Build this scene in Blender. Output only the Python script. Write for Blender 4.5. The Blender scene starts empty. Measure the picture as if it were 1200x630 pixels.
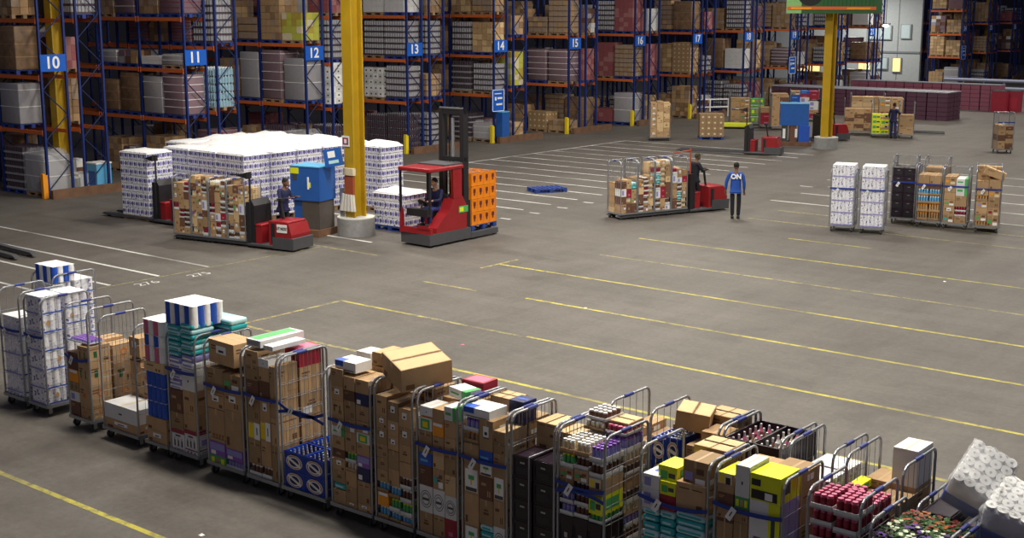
import bpy, bmesh, math, random
from mathutils import Vector, Matrix, noise as mnoise

R = math.radians
rnd = random.Random(7)
scene = bpy.context.scene
col = scene.collection

# ------------------------------------------------------------------ camera, world, lights, exposure
CAM_H, PITCH, YAW, FOC = 6.5, R(11.267), R(39.1), 1556.0
cd = bpy.data.cameras.new('camera'); cam = bpy.data.objects.new('camera', cd); col.objects.link(cam)
cam.location = (0, 0, CAM_H); cam.rotation_euler = (R(90) - PITCH, 0, YAW)
cd.sensor_width = 36; cd.lens = 36 * FOC / 1200; cd.clip_end = 400
scene.camera = cam

w = bpy.data.worlds.new('world'); scene.world = w; w.use_nodes = True
w.node_tree.nodes['Background'].inputs[0].default_value = (0.55, 0.55, 0.80, 1)
w.node_tree.nodes['Background'].inputs[1].default_value = 0.10

def area(name, loc, sx, sy, power, color, rot=(0, 0, 0)):
    l = bpy.data.lights.new(name, 'AREA'); l.shape = 'RECTANGLE'; l.size = sx; l.size_y = sy
    l.energy = power; l.color = color
    o = bpy.data.objects.new(name, l); o.location = loc; o.rotation_euler = rot; col.objects.link(o)
for (x, y, p) in ((-5, 24, 1300), (-16.5, 13.2, 1150), (-8, 13.2, 1350), (-18, 26, 1500), (-25, 20, 1000), (-31, 30, 1350), (-10, 42, 1400), (-24, 40, 1600), (-33, 50, 950), (-18, 62, 1600), (-32, 70, 1250), (-20, 84, 1400), (-36, 92, 1300)):
    area('hall_lamp', (x, y, 12.0), 5.0, 1.2, p, (1.0, 0.94, 0.82))
area('hall_lamp', (-13, 7, 12.0), 4.0, 1.2, 70, (1.0, 0.93, 0.84))
area('office_lamp', (-49.0, 104.0, 8.0), 3, 1, 900, (1.0, 0.97, 0.9))

scene.view_settings.view_transform = 'Standard'
scene.view_settings.look = 'None'
scene.view_settings.gamma = 1.0
scene.view_settings.use_curve_mapping = False
scene.view_settings.exposure = 0.0

# ------------------------------------------------------------------ surveying helpers (photo pixel -> point on a real plane)
F0 = Vector((-math.sin(YAW), math.cos(YAW), 0)); RT = Vector((math.cos(YAW), math.sin(YAW), 0))
FW = F0 * math.cos(PITCH) - Vector((0, 0, 1)) * math.sin(PITCH)
UP = F0 * math.sin(PITCH) + Vector((0, 0, 1)) * math.cos(PITCH)
def ray(x, y): return FW + RT * ((x - 600) / FOC) + UP * ((315 - y) / FOC)
def g(x, y, z=0.0):
    d = ray(x, y); t = (z - CAM_H) / d.z; return (d.x * t, d.y * t)
def on_y(x, y, Y):
    d = ray(x, y); t = Y / d.y; return (d.x * t, CAM_H + d.z * t)

# ------------------------------------------------------------------ materials
MATS = {}
def mat(name, c, rough=0.6, metal=0.0, var=0.0, nscale=6.0, namt=0.0, emit=0.0, trans=0.0, alpha=1.0, bump=0.0):
    if name in MATS: return MATS[name]
    m = bpy.data.materials.new(name); m.use_nodes = True
    nt = m.node_tree; b = nt.nodes['Principled BSDF']
    b.inputs['Base Color'].default_value = (*c, 1); b.inputs['Roughness'].default_value = rough
    b.inputs['Metallic'].default_value = metal; b.inputs['Alpha'].default_value = alpha
    b.inputs['Specular IOR Level'].default_value = 0.35
    if emit:
        b.inputs['Emission Color'].default_value = (*c, 1); b.inputs['Emission Strength'].default_value = emit
    N = nt.nodes; L = nt.links
    tc = N.new('ShaderNodeTexCoord'); nz = N.new('ShaderNodeTexNoise')
    nz.inputs['Scale'].default_value = nscale; nz.inputs['Detail'].default_value = 4
    L.new(tc.outputs['Object'], nz.inputs['Vector'])
    mr = N.new('ShaderNodeMapRange'); a = max(namt, 0.06)
    mr.inputs['From Min'].default_value = 0.25; mr.inputs['From Max'].default_value = 0.75
    mr.inputs['To Min'].default_value = 1 - a; mr.inputs['To Max'].default_value = 1 + a
    L.new(nz.outputs['Fac'], mr.inputs['Value'])
    val = mr.outputs[0]
    if var:
        oi = N.new('ShaderNodeObjectInfo'); m2 = N.new('ShaderNodeMapRange')
        m2.inputs['To Min'].default_value = 1 - var; m2.inputs['To Max'].default_value = 1 + var
        L.new(oi.outputs['Random'], m2.inputs['Value'])
        mu = N.new('ShaderNodeMath'); mu.operation = 'MULTIPLY'
        L.new(val, mu.inputs[0]); L.new(m2.outputs[0], mu.inputs[1]); val = mu.outputs[0]
    vm = N.new('ShaderNodeVectorMath'); vm.operation = 'SCALE'; vm.inputs[0].default_value = c
    L.new(val, vm.inputs['Scale']); L.new(vm.outputs[0], b.inputs['Base Color'])
    if bump:
        bp = N.new('ShaderNodeBump'); bp.inputs['Strength'].default_value = bump; bp.inputs['Distance'].default_value = 0.05
        L.new(nz.outputs['Fac'], bp.inputs['Height']); L.new(bp.outputs[0], b.inputs['Normal'])
    MATS[name] = m; return m

KR = mat('kraft_board', (.41, .265, .14), .8, var=.25, namt=.1)
KT = mat('kraft_tape', (.50, .34, .18), .45)
KP = mat('kraft_print', (.16, .075, .035), .8)
KD = mat('dark_carton_board', (.15, .07, .045), .7, var=.2)
KL = mat('pale_and_lit_top_kraft', (.62, .44, .24), .8, var=.15)  # pale cartons, and the painted overhead light on krf carton tops
WH = mat('white_board', (.72, .72, .72), .6, var=.08)
PAPER = mat('white_paper', (.86, .86, .86), .6)
INK = mat('black_ink', (.03, .03, .035), .6)
FILM = mat('white_film', (.92, .92, .93), .35, nscale=9, namt=.05, bump=.4)
MAROON = mat('maroon_print', (.28, .02, .04), .5)
REDB = mat('red_board', (.34, .02, .04), .5, var=.1)
NEON = mat('neon_yellow_board', (.75, .80, .02), .45)
YEL = mat('yellow_print', (.82, .62, .02), .5)
ORA = mat('orange_print', (.85, .32, .02), .5)
GRN = mat('green_print', (.08, .40, .12), .5)
BLU = mat('blue_print', (.02, .09, .50), .45)
SKY = mat('light_blue_print', (.12, .42, .72), .4)
NAVY = mat('navy_board', (.015, .02, .10), .5)
PINK = mat('pink_print', (.60, .15, .26), .45)
PURP = mat('purple_print', (.24, .10, .45), .5)
TEAL = mat('teal_film', (.03, .40, .42), .3)
TEALL = mat('pale_teal_film', (.45, .72, .76), .3)
LAV = mat('lavender_print', (.30, .28, .62), .5)
CREAM = mat('cream_board', (.72, .62, .42), .6)
DARKP = mat('dark_purple_plastic', (.020, .011, .020), .35)
DGREY = mat('dark_grey_plastic', (.06, .06, .065), .5)
GREYT = mat('grey_tube_steel', (.33, .34, .37), .32, metal=.6)
WIRE = mat('zinc_wire', (.27, .28, .31), .4, metal=.5)
STRAP = mat('blue_webbing', (.02, .05, .30), .6)
HAND = mat('blue_plastic_grip', (.03, .045, .22), .45)
RUB = mat('rubber_wheel', (.05, .05, .055), .6)
WHEEL = mat('grey_wheel', (.16, .16, .17), .5)
RBRACE = mat('rack_brace_paint', (.008, .018, .09), .5)
RBLUE = mat('rack_blue_paint', (.012, .028, .155), .45)
RORA = mat('rack_orange_paint', (.66, .15, .035), .45)
RPLATE = mat('sign_blue', (.01, .11, .55), .4)
WOOD = mat('brown_timber', (.16, .085, .05), .8, nscale=3, namt=.25)
PALB = mat('pallet_blue_wood', (.025, .055, .25), .6)
PALW = mat('pallet_wood', (.33, .22, .13), .8)
CAN = mat('can_metal', (.46, .46, .50), .3, metal=.3)
CAND = mat('dark_cans', (.07, .05, .07), .4)
PLUMW = mat('plum_wrapped_goods', (.21, .14, .17), .35, var=.2)
GREYW = mat('grey_wrapped_goods', (.36, .35, .38), .4, var=.2)
BOTW = mat('clear_water_bottles', (.30, .47, .58), .25)
TRED = mat('truck_red_paint', (.28, .015, .02), .35, nscale=3, namt=.1)
TBLK = mat('truck_black_paint', (.022, .02, .024), .4)
TGRY = mat('truck_charcoal_skirt', (.075, .075, .085), .5)
CYEL = mat('column_yellow_paint', (.44, .275, .012), .5, nscale=2, namt=.12)
CONC = mat('drum_concrete', (.26, .26, .26), .7, nscale=8, namt=.15)
CBLUE = mat('cabinet_blue_paint', (.02, .105, .40), .4)
OCR = mat('orange_crate_plastic', (.85, .25, .01), .4)
BCR = mat('blue_crate_plastic', (.01, .05, .42), .35)
SKIN = mat('skin', (.16, .08, .05), .6)
SKINL = mat('light_skin', (.45, .25, .17), .6)
JBLU = mat('blue_jacket_cloth', (.015, .07, .36), .75)
JNAV = mat('navy_jacket_cloth', (.015, .018, .07), .8)
JBLK = mat('black_jacket_cloth', (.014, .014, .022), .8)
TRO = mat('dark_trouser_cloth', (.014, .014, .022), .85)
TROB = mat('blue_trouser_cloth', (.02, .03, .14), .85)
HAIR = mat('black_hair', (.01, .009, .008), .7)
def print_film():
    m = mat('printed_white_film', (.86, .86, .88), .35); N = m.node_tree.nodes; L = m.node_tree.links; b = N['Principled BSDF']
    tc = N.new('ShaderNodeTexCoord'); nz = N.new('ShaderNodeTexNoise'); nz.inputs['Scale'].default_value = 15; nz.inputs['Detail'].default_value = 1.5; L.new(tc.outputs['Object'], nz.inputs['Vector'])
    rp = N.new('ShaderNodeValToRGB'); e = rp.color_ramp.elements; e[0].position = .29; e[0].color = (.10, .10, .30, 1); e[1].position = .47; e[1].color = (.88, .88, .90, 1)
    q = e.new(.35); q.color = (.36, .35, .56, 1); q = e.new(.41); q.color = (.80, .80, .86, 1); q = e.new(.74); q.color = (.55, .56, .72, 1); L.new(nz.outputs['Fac'], rp.inputs[0])
    L.new(rp.outputs[0], b.inputs['Base Color']); return m
PFILM = print_film()
CLEAR = mat('clear_stretch_film', (.80, .81, .84), .2, alpha=.28, bump=.8, nscale=5)

# ------------------------------------------------------------------ mesh builder
class MB:
    def __init__(s): s.v = []; s.f = []; s.mi = []; s.m = []; s.sm = []
    def mid(s, m):
        if m not in s.m: s.m.append(m)
        return s.m.index(m)
    def add(s, vs, fs, m, smooth=False, T=None):
        o = len(s.v); k = s.mid(m)
        s.v += [tuple(T @ Vector(p)) if T else tuple(p) for p in vs]
        s.f += [tuple(i + o for i in f) for f in fs]; s.mi += [k] * len(fs); s.sm += [smooth] * len(fs)
        return s
    def box(s, x0, x1, y0, y1, z0, z1, m, T=None):
        return s.add([(x0,y0,z0),(x1,y0,z0),(x1,y1,z0),(x0,y1,z0),(x0,y0,z1),(x1,y0,z1),(x1,y1,z1),(x0,y1,z1)],
            [(0,3,2,1),(4,5,6,7),(0,1,5,4),(1,2,6,5),(2,3,7,6),(3,0,4,7)], m, T=T)
    def rbox(s, x0, x1, y0, y1, z0, z1, m, r=.03, seg=3):
        bm = bmesh.new(); bmesh.ops.create_cube(bm, size=1)
        for v in bm.verts: v.co = Vector((x0 + (v.co.x+.5)*(x1-x0), y0 + (v.co.y+.5)*(y1-y0), z0 + (v.co.z+.5)*(z1-z0)))
        r = min(r, .49*min(x1-x0, y1-y0, z1-z0))
        bmesh.ops.bevel(bm, geom=bm.edges[:], offset=r, segments=seg, profile=.5, affect='EDGES')
        bm.verts.index_update()
        s.add([v.co[:] for v in bm.verts], [tuple(v.index for v in f.verts) for f in bm.faces], m, True); bm.free()
        return s
    def quad(s, a, b, c, d, m): return s.add([a, b, c, d], [(0,1,2,3)], m)
    def cyl(s, p, q, r, m, n=8, r2=None, cap=True):
        p, q = Vector(p), Vector(q); r2 = r if r2 is None else r2
        d = (q-p).normalized(); u = d.orthogonal().normalized(); w_ = d.cross(u)
        vs = []; 
        for c, rr in ((p, r), (q, r2)):
            for i in range(n):
                a = 2*math.pi*i/n; vs.append(tuple(c + u*math.cos(a)*rr + w_*math.sin(a)*rr))
        s.add(vs, [(i, (i+1) % n, n+(i+1) % n, n+i) for i in range(n)], m, True)
        if cap: s.add(vs, [tuple(range(n-1, -1, -1)), tuple(range(n, 2*n))], m)
        return s
    def path(s, pts, r, m, n=6):
        for a, b in zip(pts, pts[1:]): s.cyl(a, b, r, m, n)
        return s
    def ell(s, c, rx, ry, rz, m, n=12, k=8, T=None):
        vs = [(c[0], c[1], c[2]-rz)]
        for j in range(1, k):
            t = math.pi*j/k
            for i in range(n):
                a = 2*math.pi*i/n
                vs.append((c[0]+rx*math.sin(t)*math.cos(a), c[1]+ry*math.sin(t)*math.sin(a), c[2]-rz*math.cos(t)))
        vs.append((c[0], c[1], c[2]+rz)); fs = [(0, 1+(i+1) % n, 1+i) for i in range(n)]
        for j in range(k-2):
            for i in range(n):
                a = 1+j*n; fs.append((a+i, a+(i+1) % n, a+n+(i+1) % n, a+n+i))
        e = len(vs)-1; a = 1+(k-2)*n; fs += [(a+i, a+(i+1) % n, e) for i in range(n)]
        return s.add(vs, fs, m, True, T)
    def disc(s, c, u, v, ru, rv, m, n=16):
        c, u, v = Vector(c), Vector(u), Vector(v)
        vs = [tuple(c + u*ru*math.cos(2*math.pi*i/n) + v*rv*math.sin(2*math.pi*i/n)) for i in range(n)]
        return s.add(vs, [tuple(range(n))], m)
    def prism(s, poly, y0, y1, m):   # polygon in x,z extruded along y
        n = len(poly); vs = [(x, y0, z) for x, z in poly] + [(x, y1, z) for x, z in poly]
        return s.add(vs, [tuple(range(n)), tuple(range(2*n-1, n-1, -1))] + [(i, n+i, n+(i+1) % n, (i+1) % n) for i in range(n)], m)
    def mesh(s, name):
        me = bpy.data.meshes.new(name); me.from_pydata(s.v, [], s.f)
        for m in s.m: me.materials.append(m)
        me.polygons.foreach_set('material_index', s.mi); me.polygons.foreach_set('use_smooth', s.sm)
        me.update(); return me
    def build(s, name, parent=None, loc=None, rz=0):
        return link(name, s.mesh(name), parent, loc, rz)
def link(name, me, parent=None, loc=None, rz=0):
    o = bpy.data.objects.new(name, me); col.objects.link(o)
    if parent: o.parent = parent
    if loc: o.location = loc
    if rz: o.rotation_euler = (0, 0, rz)
    return o
LABELS = {}
def tag(o, label, cat, group=None, kind=None):
    n = len(label.split())
    if not 4 <= n <= 16: print('LABEL WORDS', n, label)
    if label in LABELS: print('DUP LABEL', label)
    LABELS[label] = 1
    o['label'] = label; o['category'] = cat
    if group: o['group'] = group
    if kind: o['kind'] = kind
    return o
def thing(name, label, cat, loc=(0,0,0), rz=0, group=None):
    o = bpy.data.objects.new(name, None); col.objects.link(o); o.empty_display_size = .2
    o.location = loc; o.rotation_euler = (0, 0, rz); return tag(o, label, cat, group)
def struct(o): o['kind'] = 'structure'; return o
def ordw(n): return ['lowest','second','third','fourth','fifth','sixth','seventh','eighth','ninth','tenth','eleventh','twelfth','thirteenth','fourteenth'][n]
def text_mesh(txt, size, m, bold=0.0):
    c = bpy.data.curves.new('txt', 'FONT'); c.body = txt; c.size = size; c.align_x = 'CENTER'; c.align_y = 'CENTER'; c.extrude = .003; c.offset = bold
    o = bpy.data.objects.new('txt', c); col.objects.link(o)
    bpy.context.view_layer.update()
    me = bpy.data.meshes.new_from_object(o.evaluated_get(bpy.context.evaluated_depsgraph_get()))
    bpy.data.objects.remove(o); me.materials.clear(); me.materials.append(m); return me
def text_on(parent, txt, size, m, loc, face, name='lettering', bold=0.0):   # face: yaw of the outward normal, 0 = +X
    o = link(name, text_mesh(txt, size, m, bold), parent); o.location = loc
    o.rotation_euler = (R(90), 0, face + R(90)); return o

# ------------------------------------------------------------------ floor with painted lines
def floor_material(name, paint=None, wear=.5):
    m = bpy.data.materials.new(name); m.use_nodes = True; N = m.node_tree.nodes; L = m.node_tree.links; b = N['Principled BSDF']
    tc = N.new('ShaderNodeTexCoord')
    def noise(sc, det=6, rough=.6, stretch=None):
        n = N.new('ShaderNodeTexNoise'); n.inputs['Scale'].default_value = sc; n.inputs['Detail'].default_value = det; n.inputs['Roughness'].default_value = rough
        if stretch:
            mp = N.new('ShaderNodeMapping'); mp.inputs['Scale'].default_value = stretch; L.new(tc.outputs['Object'], mp.inputs[0]); L.new(mp.outputs[0], n.inputs['Vector'])
        else: L.new(tc.outputs['Object'], n.inputs['Vector'])
        return n.outputs['Fac']
    def ramp(f, a, ca, bb, cb):
        r = N.new('ShaderNodeValToRGB'); r.color_ramp.elements[0].position = a; r.color_ramp.elements[0].color = (*ca, 1)
        r.color_ramp.elements[1].position = bb; r.color_ramp.elements[1].color = (*cb, 1); L.new(f, r.inputs[0]); return r.outputs[0]
    def mix(mode, fac, c1, c2):
        x = N.new('ShaderNodeMix'); x.data_type = 'RGBA'; x.blend_type = mode
        if isinstance(fac, float): x.inputs['Factor'].default_value = fac
        else: L.new(fac, x.inputs['Factor'])
        L.new(c1, x.inputs['A'])
        L.new(c2, x.inputs['B']); return x.outputs['Result']
    base = ramp(noise(.22), .3, (.108, .097, .088), .7, (.148, .136, .122))
    streak = ramp(noise(1.2, 8, .7, (.25, 1.6, 1)), .35, (.86, .85, .84), .7, (1.06, 1.06, 1.06))
    streak2 = ramp(noise(1.0, 8, .65, (1.7, .22, 1)), .3, (.86, .85, .85), .6, (1.03, 1.03, 1.03))
    fine = ramp(noise(9, 5, .8), .35, (.82, .82, .82), .65, (1.10, 1.10, 1.10))
    spots = ramp(noise(.9, 2, .5), .30, (.78, .76, .75), .42, (1, 1, 1))
    c = mix('MULTIPLY', 1.0, base, streak); c = mix('MULTIPLY', 1.0, c, streak2); c = mix('MULTIPLY', .9, c, fine); c = mix('MULTIPLY', .6, c, spots)
    if paint:
        pc = N.new('ShaderNodeRGB'); pc.outputs[0].default_value = (*paint, 1)
        wr = ramp(noise(5.0, 8, .75), wear - .12, (0, 0, 0), wear + .08, (1, 1, 1))
        w2 = ramp(noise(.45, 3, .5), .32, (.25, .25, .25), .55, (1, 1, 1))
        f = mix('MULTIPLY', 1.0, wr, w2)
        c = mix('MIX', f, c, pc.outputs[0])
    L.new(c, b.inputs['Base Color']); b.inputs['Roughness'].default_value = .62; b.inputs['Specular IOR Level'].default_value = .3
    bp = N.new('ShaderNodeBump'); bp.inputs['Strength'].default_value = .15; bp.inputs['Distance'].default_value = .01; L.new(noise(25), bp.inputs['Height']); L.new(bp.outputs[0], b.inputs['Normal'])
    return m
FM = floor_material('concrete_floor'); FWH = floor_material('worn_white_line', (.66, .66, .64), .36)
FYE = floor_material('worn_yellow_line', (.50, .44, .07), .46); FYF = floor_material('faded_yellow_line', (.42, .37, .13), .52)
fb = MB()
fb.add([(-75, -6, 0), (30, -6, 0), (30, 150, 0), (-75, 150, 0)], [(0, 1, 2, 3)], FM)
def lx(x0, x1, y, m, wd=.095): fb.quad((x0, y-wd/2, .002), (x1, y-wd/2, .002), (x1, y+wd/2, .002), (x0, y+wd/2, .002), m)
def ly(x, y0, y1, m, wd=.095): fb.quad((x-wd/2, y0, .0025), (x+wd/2, y0, .0025), (x+wd/2, y1, .0025), (x-wd/2, y1, .0025), m)
for y in (16.35, 17.8, 19.2, 20.7): lx(-37.0, -26.7, y, FWH)
for k in range(18): lx(-36.4, -26.45, 28.75 + 1.46*k, FWH)
ly(-36.4, 28.7, 53.6, FWH)
for y in (40.1, 42.3, 44.4, 46.6, 48.8, 51.0): lx(-21.3, -9, y, FWH)
for y in (38.2, 36.2): lx(-20, -9, y, FYF)
for k in range(6):
    lx(-25.95, -25.55, 29.9 + 1.46*k, FWH, .12); lx(-22.2, -21.7, 44.0 + 2.2*k, FWH, .12)
lx(-27.4, -24.4, 24.5, FYF); lx(-28.5, -26, 25.8, FWH)
for y, x0, x1, m in ((20.1, -21.2, -19.1, FYE), (20.1, -19.1, -16, FYF), (20.15, -16, -4, FYE), (17.43, -15.6, -2, FYE), (22.9, -18.2, -4, FYE), (22.8, -21.3, -19.6, FYF), (25.6, -21.2, -5, FYE),
                     (28.3, -20.0, -6, FYF), (31.05, -20.6, -7, FYE), (33.7, -17.3, -14.8, FYE), (17.2, -21.2, -16.5, FYF)): lx(x0, x1, y, m)
ly(-21.25, 15.5, 20.15, FYF); ly(-21.25, 24.9, 26.4, FYF); ly(-26.6, 17, 24.5, FYF, .05)
lx(-17.6, -12.6, 9.3, FYE, .09)
floor = struct(fb.build('floor'))
# bay numbers painted on the floor
for t, x, y in (('276', -26.2, 18.5), ('275', -26.1, 19.95)):
    o = link('floor', text_mesh(t, .42, FWH), None, (x, y, .0025), R(90)); o.scale = (1, 1, .1); o.parent = floor

# ------------------------------------------------------------------ walls
wb = MB(); WALLD = mat('dark_wall_cladding', (.05, .05, .065), .8); wb.box(-75, 30, 150, 150.3, 0, 14, WALLD); struct(wb.build('wall_back'))
wb = MB(); wb.box(-75.3, -75, -6, 150, 0, 14, WALLD); struct(wb.build('wall_left'))
WALLG = mat('pale_office_wall', (.44, .47, .48), .7); WALLP = mat('wall_panel_seam', (.22, .24, .26), .7)
wb = MB(); wb.box(-62, -44.6, 109.2, 109.5, 0, 7.6, WALLG)
for x in (-46.6, -49.4, -52.2, -55): wb.box(x-.03, x+.03, 109.17, 109.2, 0, 7.6, WALLP)
wb.box(-62, -44.6, 109.12, 109.2, 2.45, 2.6, WALLP); wb.box(-62, -44.6, 109.1, 109.2, 7.3, 7.6, DGREY); struct(wb.build('wall_right'))
WARM = mat('lit_warm_pane', (1.0, .72, .30), .4, emit=.9); COOL = mat('lit_pale_pane', (.50, .60, .62), .4, emit=.1); FRM = mat('window_frame', (.30, .33, .34), .6)
k = 0
for (x0, x1, z0, z1, m, nx) in ((-49.2, -47.2, 3.6, 4.7, COOL, 2), (-46.3, -45.5, 3.7, 4.8, COOL, 1), (-50.0, -48.9, 1.0, 2.0, WARM, 2), (-48.3, -47.4, 1.1, 2.0, COOL, 2), (-46.9, -46.2, .9, 2.0, WARM, 1),
                                (-56.0, -53.6, .7, 2.0, WARM, 2), (-52.9, -52.0, 1.0, 1.9, COOL, 2)):
    k += 1; b_ = MB(); b_.box(x0-.06, x1+.06, 109.06, 109.2, z0-.06, z1+.06, FRM); o = struct(b_.build('window_%d' % k))
    for i in range(nx):
        a = x0 + (x1-x0)*i/nx; p = MB(); p.box(a+.03, a+(x1-x0)/nx-.03, 109.03, 109.055, z0, z1, m); p.build('pane', o)

# ------------------------------------------------------------------ pallets and pallet loads
def pallet_mb(w_, d, m, h=.144):
    b = MB()
    for y in (-d/2, -.07, d/2-.14): b.box(-w_/2, w_/2, y, y+.14, 0, .022, m)
    for y in (-d/2, -.07, d/2-.14):
        for x in (-w_/2, -.07, w_/2-.14): b.box(x, x+.14, y+.001, y+.139, .022, h-.044, m)
    for y in (-d/2, -.07, d/2-.14): b.box(-w_/2, w_/2, y, y+.14, h-.044, h-.022, m)
    n = 7
    for i in range(n):
        x = -w_/2 + (w_-.11)*i/(n-1); b.box(x, x+.11, -d/2, d/2, h-.022, h, m)
    return b
PM = {}
def pallet_mesh(w_, d, m):
    k = (round(w_, 2), round(d, 2), m.name)
    if k not in PM: PM[k] = pallet_mb(w_, d, m).mesh('wooden_pallet')
    return PM[k]
def goods(w_, d, h, nl, nx, ny, m, band=None, dots=None, jig=.0, cells='box', z0=0, gap=.008):
    b = MB(); lh = h/nl; r = random.Random(nl*31+nx)
    for l in range(nl):
        for i in range(nx):
            for j in range(ny):
                if 0 < i < nx-1 and 0 < j < ny-1 and l < nl-1: continue
                j1, j2 = (r.uniform(-jig, jig), r.uniform(-jig, jig)) if jig else (0, 0)
                x0 = -w_/2 + w_*i/nx + gap/2 + j1; x1 = x0 + w_/nx - gap; y0 = -d/2 + d*j/ny + gap/2 + j2; y1 = y0 + d/ny - gap
                za = z0 + l*lh; zb = za + lh - gap*.6
                mm = m[r.randrange(len(m))] if isinstance(m, list) else m
                if cells == 'can':
                    b.cyl(((x0+x1)/2, (y0+y1)/2, za+.01), ((x0+x1)/2, (y0+y1)/2, zb), (x1-x0)/2, mm, 7)
                elif cells == 'bottle':
                    cx, cy = (x0+x1)/2, (y0+y1)/2; rr = (x1-x0)/2
                    b.cyl((cx, cy, za), (cx, cy, za+.65*lh), rr, mm, 7); b.cyl((cx, cy, za+.65*lh), (cx, cy, za+.85*lh), rr, mm, 7, rr*.35); b.cyl((cx, cy, za+.85*lh), (cx, cy, zb), rr*.4, dots or WH, 6)
                else: b.box(x0, x1, y0, y1, za, zb, mm)
                if dots and cells != 'bottle':
                    s = min(x1-x0, lh)*.2; cx, cz = (x0+x1)/2, (za+zb)/2
                    b.disc((cx, y0-.003, cz), (1, 0, 0), (0, 0, 1), s, s*.8, dots, 8)
                    b.disc((x1+.003, (y0+y1)/2, cz), (0, 1, 0), (0, 0, 1), s, s*.8, dots, 8)
        if band: b.box(-w_/2-.004, w_/2+.004, -d/2-.004, d/2+.004, z0+l*lh, z0+l*lh+lh*(.28 if cells == 'can' else .1), band)
    return b
def wrapped(w_, d, h, m, lines=None, n=5):
    b = MB(); b.rbox(-w_/2, w_/2, -d/2, d/2, 0, h, m, .04, 2)
    if lines:
        for i in range(1, n+1):
            z = h*i/(n+.4); b.box(-w_/2-.006, w_/2+.006, -d/2-.006, d/2+.006, z, z+.022, lines)
    return b
def film_shroud(w_, d, h, seed=1):
    b = MB(); n = 10; rows = 7; vs = []; r = random.Random(seed)
    per = []
    for i in range(n): per.append((-w_/2 + w_*i/n, -d/2))
    for i in range(n): per.append((w_/2, -d/2 + d*i/n))
    for i in range(n): per.append((w_/2 - w_*i/n, d/2))
    for i in range(n): per.append((-w_/2, d/2 - d*i/n))
    P = len(per)
    for k_ in range(rows+1):
        z = h*k_/rows; s = 1.03 if k_ < rows else .8
        for (x, y) in per:
            q = 1 + r.uniform(-.03, .035); vs.append((x*s*q, y*s*q, z + (r.uniform(-.03, .06) if k_ == rows else 0)))
    fs = [(a*P+i, a*P+(i+1) % P, (a+1)*P+(i+1) % P, (a+1)*P+i) for a in range(rows) for i in range(P)]
    fs.append(tuple(range(rows*P, rows*P+P)))
    return b.add(vs, fs, CLEAR, True)
LD = {}
def load_mesh(kind, h):
    k = (kind, round(h, 1))
    if k in LD: return LD[k]
    w_, d = 1.18, .98; nl = max(2, round(h/.26))
    if kind == 'carton': b = goods(w_, d, h, nl, 4, 3, [KR, KR, mat('grey_kraft_board', (.34, .25, .18), .8), mat('brown_kraft_board', (.28, .17, .09), .8)], gap=.018)
    elif kind == 'kraft': b = goods(w_, d, h, nl, 4, 3, [KR, KR, KL], band=KT, gap=.02)
    elif kind == 'paledot': b = goods(w_, d, h, nl, 4, 4, KR, dots=CREAM)
    elif kind == 'pale': b = goods(w_, d, h, nl, 4, 3, [mat('grey_kraft_board', (.34, .25, .18), .8), KR, mat('grey_kraft_board', (.34, .25, .18), .8)], band=KD, gap=.02)
    elif kind == 'white': b = goods(w_, d, h, nl, 3, 3, WH, dots=None)
    elif kind == 'whitemark': b = goods(w_, d, h, nl, 4, 3, [WH, PAPER], dots=INK)
    elif kind == 'tray': b = goods(w_, d, h, nl, 8, 7, CAN, band=CAND, cells='can')
    elif kind == 'darktray': b = goods(w_, d, h, nl, 8, 7, CAND, band=GREYW, cells='can')
    elif kind == 'plum': b = wrapped(w_, d, h, PLUMW, PAPER if h > .9 else GREYW)
    elif kind == 'plumplain': b = wrapped(w_, d, h, PLUMW, MAROON, 7)
    elif kind == 'grey': b = wrapped(w_, d, h, GREYW, PAPER, 2)
    elif kind == 'yellow': b = goods(w_, d, h, nl, 4, 3, [mat('dull_yellow_board', (.50, .50, .08), .6), CREAM, mat('dull_yellow_board', (.5, .5, .08), .6), mat('ochre_board', (.45, .34, .06), .6)])
    elif kind == 'red': b = goods(w_, d, h, nl, 4, 4, [mat('dusty_red_board', (.30, .09, .10), .6), mat('dusty_rose_board', (.38, .17, .17), .6), mat('dusty_red_board', (.30, .09, .10), .6)])
    elif kind == 'water': b = goods(w_, d, h, 5, 8, 7, BOTW, cells='bottle', dots=PAPER)
    elif kind == 'bottles': b = goods(w_, d, h, 5, 9, 7, CAND, cells='bottle', dots=CAN)
    elif kind == 'brownwrap': b = wrapped(w_, d, h, mat('brown_wrapped_goods', (.24, .15, .09), .35, var=.2, nscale=4, namt=.35), KR, 3)
    elif kind == 'mixed': b = goods(w_, d, h, nl, 3, 3, [KR, GREYW, PLUMW, WH, KD], jig=.02)
    LD[k] = b.mesh('goods'); return LD[k]
KN = {'carton': 'brown carton', 'kraft': 'plain brown carton', 'paledot': 'white-dotted brown carton', 'pale': 'pale brown carton', 'white': 'white carton', 'whitemark': 'black-marked white carton',
      'tray': 'silver can tray', 'darktray': 'dark jar tray', 'plum': 'white-striped plum wrapped', 'plumplain': 'plum wrapped', 'grey': 'grey wrapped', 'yellow': 'yellow carton', 'red': 'red carton',
      'water': 'pale blue bottle', 'bottles': 'dark bottle', 'brownwrap': 'brown wrapped', 'mixed': 'mixed carton'}
def pallet_load(kind, h, loc, rz, label, group=None, pal=PALB, w_=1.2, d=1.0):
    t = thing('pallet_load', label, 'pallet load', loc, rz, group)
    link('wooden_pallet', pallet_mesh(w_, d, pal), t)
    o = link('goods', load_mesh(kind, h), t); o.location = (0, 0, .146); return t

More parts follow.
